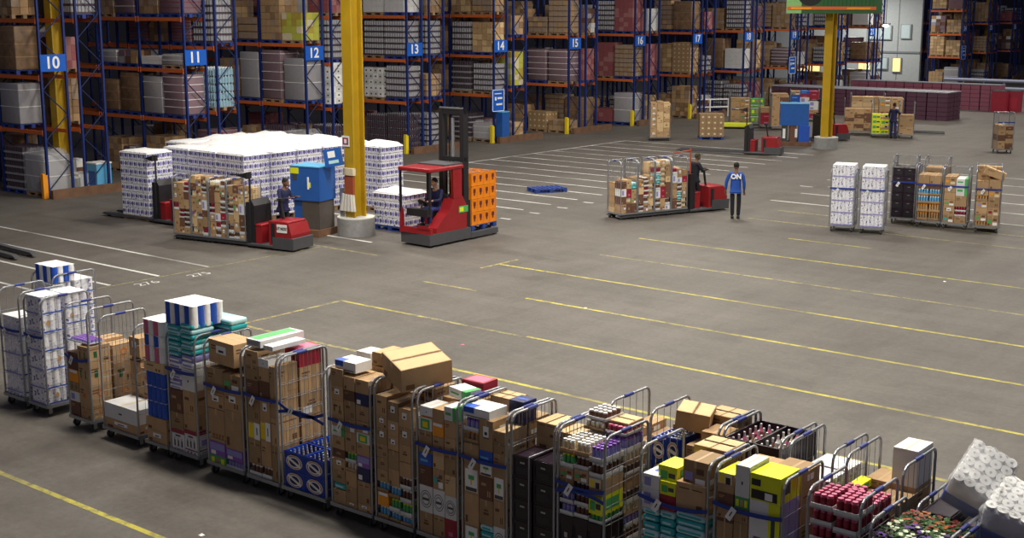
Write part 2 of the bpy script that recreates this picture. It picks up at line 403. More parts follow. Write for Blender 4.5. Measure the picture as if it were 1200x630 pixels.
# ------------------------------------------------------------------ racks
BAY, XE = 2.76, -40.72
FM_CACHE = {}
def frame_mesh(top):
    if top in FM_CACHE: return FM_CACHE[top]
    b = MB()
    for y in (0, .95):
        b.box(-.05, .05, y-.035, y+.035, .012, top, RBLUE); b.box(-.08, .08, y-.07, y+.07, 0, .012, RBLUE)
    z = .25; s = 1
    while z < top - .9:
        y0, y1 = (0.03, .92) if s > 0 else (.92, 0.03)
        b.cyl((0, y0, z), (0, y1, z+.85), .022, RBRACE, 5); z += .85; s = -s
    for zz_ in (.2, top-.15): b.cyl((0, .03, zz_), (0, .92, zz_), .018, RBLUE, 5)
    FM_CACHE[top] = b.mesh('upright_frame'); return FM_CACHE[top]
def beam_mesh():
    b = MB(); b.box(-BAY+.06, -.06, -.025, .025, -.13, 0, RORA)
    for x in (-BAY+.055, -.075): b.box(x, x+.02, -.035, .045, -.17, .03, RORA)
    return b.mesh('shelf_beam')
BM = beam_mesh()
WORD = ['ten','eleven','twelve','thirteen','fourteen','fifteen','sixteen','seventeen','eighteen','nineteen','twenty','twenty-one','twenty-two','twenty-three','twenty-four','twenty-five','twenty-six']
NUM = ['10','11','12','13','14','15','16','17','18','19','20','21','22','23','24','25','26']
LVA, LVB = (2.28, 4.13, 6.02), (2.50, 4.93)
FRONT_A = {0, 1, 3, 4, 14}
def rack(i, y0, back, bays, levels, top):
    nm = NUM[i]
    if back: lab = 'rear blue and orange pallet rack backing onto the row signed %s' % WORD[i]
    else: lab = 'blue and orange pallet rack carrying the number %s sign' % WORD[i]
    t = thing('pallet_rack', lab, 'rack', (XE, y0, 0), 0, 'pallet racks along the far side')
    for k in range(bays+1):
        o = link('upright_frame', frame_mesh(top), t); o.location = (-BAY*k, .03, 0)
    for z in levels:
        for k in range(bays):
            for y in (0, .98):
                o = link('shelf_beam', BM, t); o.location = (-BAY*k, y, z)
    if not back:
        s = MB(); s.box(.03, .06, .0, .97, 4.27, 4.84, RPLATE); so = s.build('number_sign', t)
        text_on(so, nm, .56, PAPER, (.064, .45, 4.55), 0, 'digits', .012)
        # sign also faces the camera side of the first post
        if i in (4, 9, 14):
            s = MB(); s.box(.14, .17, -.3, .62, 2.1 if i != 4 else 1.5, 3.2 if i != 4 else 2.55, RPLATE); a = 2.1 if i != 4 else 1.5; hh = 1.1 if i != 4 else 1.05
            for (ya, yb, za, zb) in ((-.28, .6, .0, .03), (-.28, .6, hh-.05, hh-.02), (-.28, -.24, .0, hh-.03), (.56, .6, 0, hh-.03), (-.12, .4, hh*.78, hh*.82), (.1, .45, hh*.55, hh*.64), (-.1, .02, hh*.5, hh*.66), (.0, .45, hh*.28, hh*.36)):
                s.box(.17, .176, ya, yb, a+za, a+zb, PAPER)
            s.build('notice_board', t)
    return t
ORD = ['right', 'second', 'third', 'fourth', 'fifth', 'sixth', 'seventh', 'eighth']
# loads in the front racks, right to left from the aisle end, per level (kind, height); None = empty
LOADS = {
 0: [[('shroud', 1.3), ('darktray', 1.5), None, None], [None, ('grey', 1.4), ('white', 1.2), None], [None, ('brownwrap', 1.5), ('carton', 1.3), None], [None, ('carton', 1.5), ('white', 1.2), None]],
 1: [[('mixed', 1.2), ('carton', 1.4), ('mixed', .9), ('carton', 1.2)], [('plum', 1.55), ('grey', 1.45), ('brownwrap', 1.5), ('brownwrap', 1.2)], [('grey', .4), ('white', .35), ('mixed', .5), ('grey', .45)], [('plumplain', 1.5), ('carton', 1.4), ('plum', 1.4), ('carton', 1.5)]],
 2: [[('shroud', 1.1), ('darktray', 1.4), ('carton', 1.3), ('mixed', 1.1)], [('grey', 1.7), ('plum', 2.0), ('grey', 1.9), ('carton', 1.6)], [('yellow', 1.05), ('carton', 2.2), ('pale', .95), ('carton', 1.6)]],
 3: [[('bottles', 1.55), ('bottles', 1.5), ('carton', 1.3), None], [('tray', 1.35), ('whitemark', 1.3), ('carton', 1.2), None], [('tray', 1.5), ('tray', 1.5), ('carton', 1.2), None], [('white', 1.3), ('white', 1.3), ('grey', 1.3), None]],
 4: [[('shroud', .7), ('darktray', 1.2), ('carton', 1.2), None], [('tray', 1.3), ('darktray', 1.35), ('carton', 1.2), None], [('kraft', 1.35), ('tray', 1.45), ('carton', 1.2), None], [('pale', 1.4), ('kraft', 1.4), ('kraft', 1.2), None]],
 5: [[('carton', .5), ('paledot', .9), ('carton', 1.2), None], [('plum', 1.6), ('plum', 1.55), ('plumplain', 1.5), None], [('pale', 1.95), ('pale', .75), ('carton', 1.2), None]],
 6: [[('grey', 1.6), ('red', .65), ('carton', 1.2), None], [('pale', 1.7), ('red', 1.8), ('carton', 1.2), None], [('red', 1.7), ('tray', 1.6), ('carton', 1.2), None]],
 7: [[('carton', 1.7), ('carton', 1.2), ('mixed', 1.2), None], [('paledot', 1.7), ('kraft', 1.65), ('carton', 1.2), None], [('brownwrap', 1.6), ('pale', 1.9), ('carton', 1.2), None]],
 8: [[('tray', 1.5), ('tray', 1.7), ('mixed', 1.2), None], [('white', 1.2), ('brownwrap', 1.8), ('carton', 1.2), None], [('tray', 1.9), ('carton', 1.2), ('carton', 1.2), None]],
 9: [[('mixed', 1.2), ('carton', 1.6), None, None], [('plum', 1.1), ('carton', 1.5), None, None], [('carton', 1.5), ('pale', 1.5), None, None]],
}
LVN = ['on the floor', 'on the lowest shelf', 'on the middle shelf', 'on the upper shelf']
for i in range(17):
    if i in (12, 13): continue
    yf = 24.95 + 5.94*i
    lf = LVA if i in FRONT_A else LVB; lb = LVA if (i+1) in FRONT_A else LVB
    bays = 3 if i in (1, 2) else 2
    if i == 14: bays = 1
    if i > 14: bays = 3
    tf = 7.4
    rack(i, yf, False, bays, lf, tf); rack(i, yf + 1.45, True, bays, lb, tf)
    gb = MB(); gb.box(-.09, .09, 0, 3.35, 0, .3, WOOD); o = gb.build('guard_beam', None, (XE + .38, yf - .1, 0))
    tag(o, 'brown timber guard beam on the floor at the end of rack row %s' % WORD[i], 'guard beam', 'timber guard beams')
    if i <= 10:
        m = ORA if i == 0 else YEL
        gb = MB(); gb.box(-.07, .07, -.08, .02, 0, .85, m); gb.box(-.07, -.045, .02, .1, 0, .8, m); gb.box(.045, .07, .02, .1, 0, .8, m)
        o = gb.build('post_guard', None, (XE+.02, yf - .13, 0))
        tag(o, '%s steel guard at the foot of the post of rack %s' % ('orange' if i == 0 else 'yellow', WORD[i]), 'post guard', 'rack post guards')
    data = LOADS.get(i)
    r = random.Random(100+i)
    kinds = ['carton', 'kraft', 'pale', 'grey', 'tray', 'plumplain', 'mixed', 'white', 'carton', 'brownwrap', 'red']
    def put(back, lv, z, hmax, slots, yy):
        for s in range(slots):
            it = None
            if not back and data and lv < len(data) and s < len(data[lv]): it = data[lv][s]
            elif back or not data: it = (r.choice(kinds), min(hmax, r.uniform(.7, 1.7)))
            if it is None or (back and i == 0 and s == 0 and lv < 3): continue
            kind, h = it; h = min(h, hmax); shr = kind == 'shroud'
            if shr: kind = 'grey'
            if back and i == 1 and lv == 1 and s == 0: kind, h = 'water', 1.5
            if back and i == 2: kind, h = {1: ('whitemark', 1.7), 2: ('tray', 1.6), 0: ('bottles', 1.4)}.get(lv, (kind, h)) if s == 0 else (kind, h)
            if back and i == 3: kind, h = {1: ('pale', 1.0), 2: ('tray', 1.5), 0: ('tray', 1.5)}.get(lv, (kind, h)) if s == 0 else (kind, h)
            if back and i == 4 and lv == 1 and s == 0: kind, h = 'yellow', 1.6
            if back and i == 5 and lv == 1 and s == 0: kind, h = 'red', 1.6
            x = XE - BAY*(s//2) - (.72 if s % 2 == 0 else BAY-.72) + r.uniform(-.03, .03)
            lab = '%s load %s, %s from aisle end, %srack %s' % (KN[kind], LVN[lv], ordw(s).replace('lowest', 'first'), 'rear ' if back else '', WORD[i])
            pallet_load(kind, round(h, 1), (x, yy + .49, z), R(r.uniform(-1.2, 1.2)), lab, 'pallet loads in the racks', pal=PALB if r.random() < .6 else PALW)
            if shr:
                t = [o for o in bpy.data.objects if o.get('label') == lab][0]; o = film_shroud(1.2, 1.0, h+.15, i+3).build('plastic_shroud', t); o.location = (0, 0, .15)
    for lv, z in enumerate((0,) + tuple(lf)):
        nxt = ((tuple(lf) + (8.2,))[lv] if lv < len(lf)+1 else 8.2) - z
        put(False, lv, z, nxt - .4, 4 if bays > 1 else 2, yf)
    for lv, z in enumerate((0,) + tuple(lb)):
        nxt = (tuple(lb) + (8.2,))[lv] - z
        put(True, lv, z, nxt - .4, 4 if i < 7 else 2, yf + 1.45)

# ------------------------------------------------------------------ item kinds for the roll cages
def prints(b, w_, d, h, seed, m=KP):
    r = random.Random(seed); k = r.randrange(6); y = -d/2-.002; x = w_/2+.002
    def fq(u0, v0, u1, v1, mm):
        b.quad((-w_/2+w_*u0, y, h*v0), (-w_/2+w_*u1, y, h*v0), (-w_/2+w_*u1, y, h*v1), (-w_/2+w_*u0, y, h*v1), mm)
    def sq(u0, v0, u1, v1, mm):
        b.quad((x, -d/2+d*u0, h*v0), (x, -d/2+d*u1, h*v0), (x, -d/2+d*u1, h*v1), (x, -d/2+d*u0, h*v1), mm)
    for q in (fq, sq):
        if k == 0: q(.1, .72, .45, .78, m); q(.1, .6, .35, .65, m)
        if k == 1: q(.6, .15, .68, .4, m); q(.75, .15, .83, .4, m); q(.15, .6, .5, .72, m)
        if k == 2: q(.3, .4, .7, .5, m); q(.35, .55, .65, .62, m)
        if k == 3: q(.08, .08, .25, .3, m)
        if k == 4: q(.1, .8, .9, .84, m); q(.7, .1, .9, .3, m)
        q(0, .97, 1, 1, KD) if k == 5 else None
    return fq, sq
def item_mesh(kind, w_, d, h, seed):
    b = MB(); X0, X1, Y0, Y1 = -w_/2, w_/2, -d/2, d/2; y = Y0-.003; x = X1+.003
    def body(m):
        b.box(X0, X1, Y0, Y1, 0, h, m)
    def F(u0, v0, u1, v1, m, e=0.0): b.quad((X0+w_*u0, y-e, h*v0), (X0+w_*u1, y-e, h*v0), (X0+w_*u1, y-e, h*v1), (X0+w_*u0, y-e, h*v1), m)
    def S(u0, v0, u1, v1, m, e=0.0): b.quad((x+e, Y0+d*u0, h*v0), (x+e, Y0+d*u1, h*v0), (x+e, Y0+d*u1, h*v1), (x+e, Y0+d*u0, h*v1), m)
    def T(u0, v0, u1, v1, m, e=0.0): b.quad((X0+w_*u0, Y0+d*v0, h+.002+e), (X0+w_*u1, Y0+d*v0, h+.002+e), (X0+w_*u1, Y0+d*v1, h+.002+e), (X0+w_*u0, Y0+d*v1, h+.002+e), m)
    def tape(m=KT, t=.1):
        if w_ > d: T(0, .5-t/2, 1, .5+t/2, m); S(.5-t/2, .7, .5+t/2, 1, m)
        else: T(.5-t/2, 0, .5+t/2, 1, m); F(.5-t/2, .75, .5+t/2, 1, m)
    if kind in ('kr', 'krl', 'krL', 'kry', 'kro', 'krg', 'krd', 'krp', 'krm', 'krf'):
        body(KD if kind == 'krd' else (KL if kind == 'krp' else KR)); tape(KT if kind != 'krd' else KP); prints(b, w_, d, h, seed, KP if kind != 'krd' else KR)
        if kind == 'krl': F(.3, .45, .7, .8, PAPER, .001); F(.4, .52, .6, .62, INK, .002); S(.3, .45, .65, .8, PAPER, .001)
        if kind == 'krL': F(.08, .08, .92, .95, PAPER, .001); F(.3, .55, .7, .72, GRN, .002); F(.45, .35, .55, .55, YEL, .002); F(.12, .1, .88, .25, DGREY, .002)
        if kind == 'kry': F(.02, .1, .48, .9, YEL, .001); F(.5, .05, .98, .95, PAPER, .001); F(.7, .3, .78, .7, INK, .002)
        if kind == 'kro':
            b.disc((x+.002, 0, h*.58), (0, 1, 0), (0, 0, 1), d*.16, h*.2, mat('rust_print', (.55, .16, .03), .6)); b.disc((x+.003, 0, h*.58), (0, 1, 0), (0, 0, 1), d*.08, h*.1, KR); F(.3, .4, .6, .6, mat('rust_print', (.55, .16, .03), .6), .001)
        if kind == 'krg': F(.2, .3, .3, .7, mat('dark_green_ink', (.03, .12, .04), .6), .001); F(.65, .3, .75, .7, mat('dark_green_ink', (.03, .12, .04), .6), .001); S(.25, .35, .4, .7, mat('dark_green_ink', (.03, .12, .04), .6), .001)
        if kind == 'krm':
            c_ = [LAV, MAROON, GRN, PURP, TEAL, ORA][seed % 6]; F(.08, .3, .4, .6, c_, .001); F(.5, .1, .9, .4, [PAPER, CREAM][seed % 2], .001); F(.55, .55, .85, .75, KD, .001); S(.1, .1, .5, .4, WH, .001)
        if kind == 'krf': T(.02, .02, .98, .98, KL); T(.48, 0, .52, 1, KP, .001)  # paler top face: overhead light painted into the board colour; seam down the middle
    elif kind in ('wh', 'whb', 'circ', 'whf'):
        body(WH)
        if kind == 'wh': T(.46, 0, .54, 1, CREAM); F(.45, .4, .55, .5, INK)
        if kind == 'whf': F(.1, .2, .5, .8, LAV); S(.1, .2, .5, .8, LAV); T(.3, .3, .7, .7, BLU)
        if kind == 'whb': F(0, .45, .4, 1, BLU); T(0, 0, .4, .4, BLU); F(.1, .1, .9, .2, DGREY)
        if kind == 'circ':
            for s_, m in ((.44, DGREY), (.40, WH), (.34, GREYW), (.24, WH)):
                b.disc((0, y-.001-(.44-s_)*.01, h*.5), (1, 0, 0), (0, 0, 1), w_*s_, h*s_*.75, m)
            F(.25, .45, .75, .55, DGREY, .004)
    elif kind == 'wine':
        body(WH); F(0, .78, 1, 1, MAROON); S(0, .78, 1, 1, MAROON); T(0, 0, 1, .12, MAROON)
        for u in (.18, .46, .74): F(u, .1, u+.1, .42, INK); F(u+.03, .42, u+.07, .55, MAROON)
        F(.3, .62, .7, .7, DGREY); S(.2, .2, .8, .5, LAV)
    elif kind == 'red': body(REDB); F(.1, .6, .9, .8, MAROON); T(.1, .1, .9, .9, PINK); F(.3, .2, .7, .4, PINK)
    elif kind == 'blu': body(BLU); F(.1, .3, .7, .5, SKY); T(.2, .2, .8, .8, SKY)
    elif kind == 'navy': body(NAVY); F(.1, .1, .4, .45, PAPER); T(.1, .4, .9, .6, BLU)
    elif kind == 'ora': body(ORA); F(.1, .75, .9, .97, PAPER); T(.1, .1, .9, .9, YEL)
    elif kind == 'orab': b.box(X0, X1, Y0, Y1, 0, h, WH); T(0, 0, 1, 1, ORA); F(.15, .1, .85, .9, GRN); F(.3, .25, .7, .7, YEL, .001)
    elif kind == 'grnw': body(WH); S(.0, 0, .3, 1, GRN); F(.75, 0, 1, 1, GRN); T(.75, 0, 1, 1, GRN); F(.1, .4, .6, .6, GRN)
    elif kind == 'neon': body(NEON); F(.05, .55, .35, .8, INK); F(.05, .05, .9, .4, DARKP, .001); F(.5, .08, .75, .35, PAPER, .002); S(.2, .3, .5, .8, DGREY); S(.6, .3, .9, .8, YEL)
    elif kind == 'neon2': body(NEON); F(.1, .2, .5, .7, GRN); F(.55, .3, .9, .6, DGREY); S(.2, .2, .8, .8, GRN)
    elif kind == 'neonw': body(WH); F(.62, 0, 1, 1, NEON); F(.15, .35, .4, .75, PURP); F(.1, .08, .55, .2, PURP); S(0, 0, 1, 1, LAV); F(.72, .1, .85, .9, DGREY, .001)
    elif kind == 'neonp': body(KR); F(.0, .45, .9, 1, CREAM); F(.1, .5, .4, .9, YEL, .001); F(.5, .45, .8, .8, DARKP, .001); T(0, 0, 1, 1, NEON)
    elif kind == 'purple': body(PURP); F(.05, .4, .95, .9, LAV); F(.1, .08, .4, .35, PAPER); T(.1, .1, .9, .9, LAV)
    elif kind == 'green': body(GRN); F(.1, .2, .3, .8, NEON); F(.4, .2, .6, .8, KR); F(.7, .2, .9, .8, NEON)
    elif kind == 'flat': body(WH); T(.05, .05, .7, .95, GRN); F(.1, .2, .9, .8, GREYW)
    elif kind in ('pinkroll', 'blueroll', 'tp', 'bluestripe'):
        n = max(3, round(w_/.11)); ny = max(2, round(d/.12)); rr = min(w_/n, d/ny)*.56
        ms = {'pinkroll': (PINK, PAPER), 'blueroll': (BLU, SKY), 'tp': (PAPER, FILM), 'bluestripe': (BLU, FILM)}[kind]
        b.rbox(X0+.035, X1-.035, Y0+.035, Y1-.035, .005, h-.005, FILM if kind != 'blueroll' else SKY, .02, 2)
        for i in range(n):
            for j in range(ny):
                if 0 < i < n-1 and 0 < j < ny-1: continue
                cx, cy = X0 + w_*(i+.5)/n, Y0 + d*(j+.5)/ny
                cx = min(max(cx, X0+rr), X1-rr); cy = min(max(cy, Y0+rr), Y1-rr)
                m = ms[0] if kind == 'blueroll' else (ms[(i+j) % 2] if kind in ('pinkroll', 'bluestripe') else PFILM)
                b.cyl((cx, cy, .004), (cx, cy, h-.004), rr, m, 10)
        if kind == 'tp':
            k = max(1, round(h/.24))
            for q in range(k):
                v = (q+.04)/k
                F(.02, v, .98, v+.07/k, LAV, .003); S(.02, v, .98, v+.07/k, BLU, .003)
                if (seed+q) % 2 == 0: b.disc((x+.006, Y0+d*(.3+.4*((seed+q) % 3)/2), h*(q+.55)/k), (0, 1, 0), (0, 0, 1), .035, .045, mat('dull_orange_print', (.62, .36, .14), .5), 8)
        b.box(X0+.01, X1-.01, Y0+.01, Y1-.01, h-.006, h, FILM)
    elif kind in ('teal', 'soft'):
        nl = max(1, round(h/.085)); a, c_ = (TEAL, TEALL) if kind == 'teal' else (FILM, LAV)
        for l in range(nl):
            z0 = h*l/nl; b.rbox(X0, X1, Y0, Y1, z0+.002, z0+h/nl-.002, a if l % 2 == 0 else c_, .03, 3)
            b.box(X0+.04, X1-.04, Y0-.003, Y1+.003, z0+h/nl*.35, z0+h/nl*.6, c_ if l % 2 == 0 else a)
    elif kind in ('jars', 'jarsp', 'jarsg', 'jarsd', 'btl', 'redjar', 'yjar', 'eggs'):
        ms = {'jars': (CREAM, PAPER, KR), 'jarsp': (LAV, PURP, WH), 'jarsg': (GRN, NEON, WH), 'jarsd': (KD, PAPER, WH), 'btl': (SKY, PAPER, KR), 'redjar': (MAROON, PINK, WH), 'yjar': (KD, YEL, KD), 'eggs': (KR, ORA, KR)}[kind]
        rows = max(1, round(h/.17)); rh = h/rows; n = max(3, round(w_/.075)); ny = max(3, round(d/.08))
        for q in range(rows):
            z0 = rh*q; b.box(X0, X1, Y0, Y1, z0, z0+rh*.12, ms[2])
            b.box(X0, X1, Y0, Y0+.006, z0, z0+rh*.35, ms[2]); b.box(X1-.006, X1, Y0, Y1, z0, z0+rh*.35, ms[2])
            for i in range(n):
                for j in range(ny):
                    if q < rows-1 and i < n-1 and j > 0: continue
                    rr = min(w_/n, d/ny)*.45; cx, cy = X0+.008+(w_-.016)*(i+.5)/n, Y0+.008+(d-.016)*(j+.5)/ny
                    b.cyl((cx, cy, z0+rh*.12), (cx, cy, z0+rh*.8), rr, ms[0], 7)
                    b.cyl((cx, cy, z0+rh*.8), (cx, cy, z0+rh*.97), rr*.85, ms[1], 7)
    elif kind in ('crate', 'crateb', 'crateo'):
        m = {'crate': DARKP, 'crateb': BCR, 'crateo': OCR}[kind]; t = .018
        if kind == 'crate': b.box(X0+.005, X1-.005, Y0+.005, Y1-.005, h*.8, h-.012, m)
        b.box(X0, X1, Y0, Y1, 0, t, m)
        for (a0, a1, c0, c1) in ((X0, X1, Y0, Y0+t), (X0, X1, Y1-t, Y1), (X0, X0+t, Y0+t, Y1-t), (X1-t, X1, Y0+t, Y1-t)): b.box(a0, a1, c0, c1, t, h-.004, m)
        b.box(X0-.006, X1+.006, Y0-.006, Y0+t, h*.86, h-.004, m); b.box(X1-t, X1+.006, Y0, Y1, h*.86, h-.004, m); b.box(X0-.006, X1+.006, Y0-.006, Y0, .0, h*.07, m)
        for u in (.0, .93): F(u, .05, u+.07, .9, m, .005); S(u, .05, u+.07, .9, m, .005)
        hm = {'crate': GREYT, 'crateb': NAVY, 'crateo': mat('crate_handle_hole', (.12, .02, .03), .6)}[kind]
        if kind == 'crate': F(.38, .66, .62, .74, hm, .004); F(.2, .2, .8, .5, TBLK, .002); S(.38, .66, .62, .74, hm, .004)
        elif kind == 'crateo':
            F(.3, .5, .7, .8, hm, .002); F(.38, .3, .6, .5, hm, .002); S(.3, .5, .7, .8, hm, .002); S(.38, .3, .6, .5, hm, .002)
        else:
            F(.35, .84, .65, .92, hm, .008); c = (0, y-.004, h*.46)
            for s_, mm in ((.42, CREAM), (.37, mat('badge_ring', (.42, .25, .28), .5)), (.31, PAPER), (.25, NAVY)):
                b.disc((0, y-.004-(.42-s_)*.01, h*.45), (1, 0, 0), (0, 0, 1), w_*s_, h*s_*.95, mm)
            a = R(-22); u = Vector((math.cos(a), 0, math.sin(a))); v = Vector((-math.sin(a), 0, math.cos(a))); c = Vector((0, y-.007, h*.45))
            b.quad(*[tuple(c + u*p*w_*.36 + v*q*h*.07) for p, q in ((-1, -1), (1, -1), (1, 1), (-1, 1))], PAPER)
            S(.2, .2, .8, .7, NAVY, .001)
        if kind != 'crate':
            for i in range(4):
                for j in range(5):
                    cx, cy = X0+t+(w_-2*t)*(i+.5)/4, Y0+t+(d-2*t)*(j+.5)/5
                    b.cyl((cx, cy, t), (cx, cy, h*.7), .022, CAND if kind == 'crateb' else KD, 6); b.cyl((cx, cy, h*.7), (cx, cy, h*.96), .012, CAN, 6)
    return b.mesh(kind)
# kind -> (object name, category, wording)
ID = {'kr': ('carton', 'carton', 'plain brown carton'), 'krl': ('carton', 'carton', 'brown carton with barcode label'), 'krL': ('carton', 'carton', 'brown carton with large white label'),
 'kry': ('carton', 'carton', 'brown carton with yellow label'), 'kro': ('carton', 'carton', 'brown carton with orange print'), 'krg': ('carton', 'carton', 'brown carton with green print'),
 'krd': ('carton', 'carton', 'dark brown carton'), 'krp': ('carton', 'carton', 'pale brown carton'), 'krm': ('carton', 'carton', 'brown carton with colourful print'), 'krf': ('carton', 'carton', 'flat-topped brown carton'),
 'wh': ('carton', 'carton', 'white carton'), 'whb': ('carton', 'carton', 'white carton with blue corner'), 'circ': ('carton', 'carton', 'white carton with round emblem'), 'whf': ('carton', 'carton', 'white carton with lilac print'),
 'wine': ('wine_carton', 'carton', 'white maroon-topped wine carton'), 'red': ('carton', 'carton', 'red carton'), 'blu': ('carton', 'carton', 'bright blue carton'), 'navy': ('carton', 'carton', 'navy carton'),
 'ora': ('carton', 'carton', 'orange carton'), 'orab': ('carton', 'carton', 'orange-topped carton'), 'grnw': ('carton', 'carton', 'white and green carton'), 'neon': ('carton', 'carton', 'neon yellow carton'),
 'neon2': ('carton', 'carton', 'small neon yellow carton'), 'neonw': ('carton', 'carton', 'white and neon carton'), 'neonp': ('carton', 'carton', 'yellow-topped printed carton'), 'purple': ('carton', 'carton', 'purple carton'),
 'green': ('carton', 'carton', 'green striped carton'), 'flat': ('carton', 'carton', 'flat white-green carton'), 'pinkroll': ('paper_roll_pack', 'paper pack', 'pink paper roll pack'), 'blueroll': ('paper_roll_pack', 'paper pack', 'blue paper roll pack'),
 'tp': ('toilet_roll_pack', 'paper pack', 'white toilet roll pack'), 'bluestripe': ('paper_roll_pack', 'paper pack', 'blue-striped white roll pack'), 'teal': ('soft_pack', 'plastic pack', 'teal film-wrapped pack'), 'soft': ('soft_pack', 'plastic pack', 'white lilac soft pack'),
 'jars': ('jar_tray', 'tray of jars', 'tray of cream jars'), 'jarsp': ('jar_tray', 'tray of jars', 'tray of lilac jars'), 'jarsg': ('jar_tray', 'tray of jars', 'tray of green jars'), 'jarsd': ('jar_tray', 'tray of jars', 'tray of white-lidded jars'),
 'btl': ('bottle_tray', 'tray of bottles', 'tray of pale bottles'), 'redjar': ('jar_tray', 'tray of jars', 'tray of pink-lidded jars'), 'yjar': ('jar_tray', 'tray of jars', 'tray of yellow-lidded jars'), 'eggs': ('fruit_tray', 'tray of goods', 'tray of orange goods'),
 'crate': ('plastic_crate', 'crate', 'dark plastic crate'), 'crateb': ('beer_crate', 'crate', 'blue beer crate with badge'), 'crateo': ('bottle_crate', 'crate', 'orange bottle crate')}
class Frame:
    def __init__(s, x=0, y=0, yaw=0): s.x, s.y, s.yaw = x, y, yaw
    def __call__(s, x, y, z=0):
        c, n = math.cos(s.yaw), math.sin(s.yaw); return (s.x + c*x - n*y, s.y + n*x + c*y, z)
W0 = Frame(); SEED = [0]
def item(kind, xa, xb, ya, yb, za, zb, label, group, fr=W0, rot=None):
    SEED[0] += 1; e = .006
    nm, cat, _ = ID[kind]
    o = link(nm, item_mesh(kind, max(.03, xb-xa-2*e), max(.03, yb-ya-2*e), max(.02, zb-za-.003), SEED[0]))
    o.location = fr((xa+xb)/2, (ya+yb)/2, za); o.rotation_euler = rot or (0, 0, fr.yaw + R(random.Random(SEED[0]).uniform(-.8, .8)))
    return tag(o, label, cat, group)
def stack(cols, ya, yb, zb, cage, where, fr=W0, names=None):
    n = len(cols)
    names = names or {1: [''], 2: ['left', 'right'], 3: ['left', 'middle', 'right'], 4: ['left', 'centre-left', 'centre-right', 'right']}[n]
    for c, (xa, xb, items) in enumerate(cols):
        zs = [t for t, _ in items] + [zb]
        m = len(items)
        for k, (zt, kind) in enumerate(items):
            if kind is None or zt - zs[k+1] < .02: continue
            lv = m-1-k
            item(kind, xa, xb, ya, yb, zs[k+1], zt, '%s, %s in %s %s stack, %s' % (ID[kind][2], ordw(lv), where, names[c], cage), 'goods in the roll cages', fr)

# ------------------------------------------------------------------ roll cage
def castor(parent, x, y, z=.165, tilt=0):
    b = MB(); b.box(x-.03, x+.03, y-.035, y+.035, z-.012, z, GREYT); b.box(x-.028, x-.022, y-.03, y+.03, .05, z-.012, GREYT); b.box(x+.022, x+.028, y-.03, y+.03, .05, z-.012, GREYT)
    o = b.build('castor', parent)
    b = MB(); b.cyl((x-.018, y, .062), (x+.018, y, .062), .062, RUB, 14); b.cyl((x-.02, y, .062), (x+.02, y, .062), .03, WHEEL, 10); b.build('wheel', o)
def side_mesh(D, H, light=False):
    b = MB(); r = .016; z0, rc = .19, .13; y0, y1 = .02, D-.02
    pts = [(0, y0, z0), (0, y0, H-rc)] + [(0, y0+rc-rc*math.cos(a), H-rc+rc*math.sin(a)) for a in (R(22), R(45), R(68))] + [(0, y0+rc, H)]
    pts += [(0, y1-rc*.6, H)] + [(0, y1-rc*.6+rc*.6*math.sin(a), H-rc*.6+rc*.6*math.cos(a)) for a in (R(30), R(60))] + [(0, y1, H-rc*.6), (0, y1, z0)]
    b.path(pts, r, GREYT, 8)
    n = 6
    for i in range(1, n): 
        y = y0 + (y1-y0)*i/n; b.cyl((0, y, z0), (0, y, H-.005), .0035, WIRE, 4)
    z = z0 + .12
    while z < H - .25: b.cyl((0, y0, z), (0, y1, z), .004, WIRE, 4); z += .21
    return b.mesh('side_frame')
SMC = {}
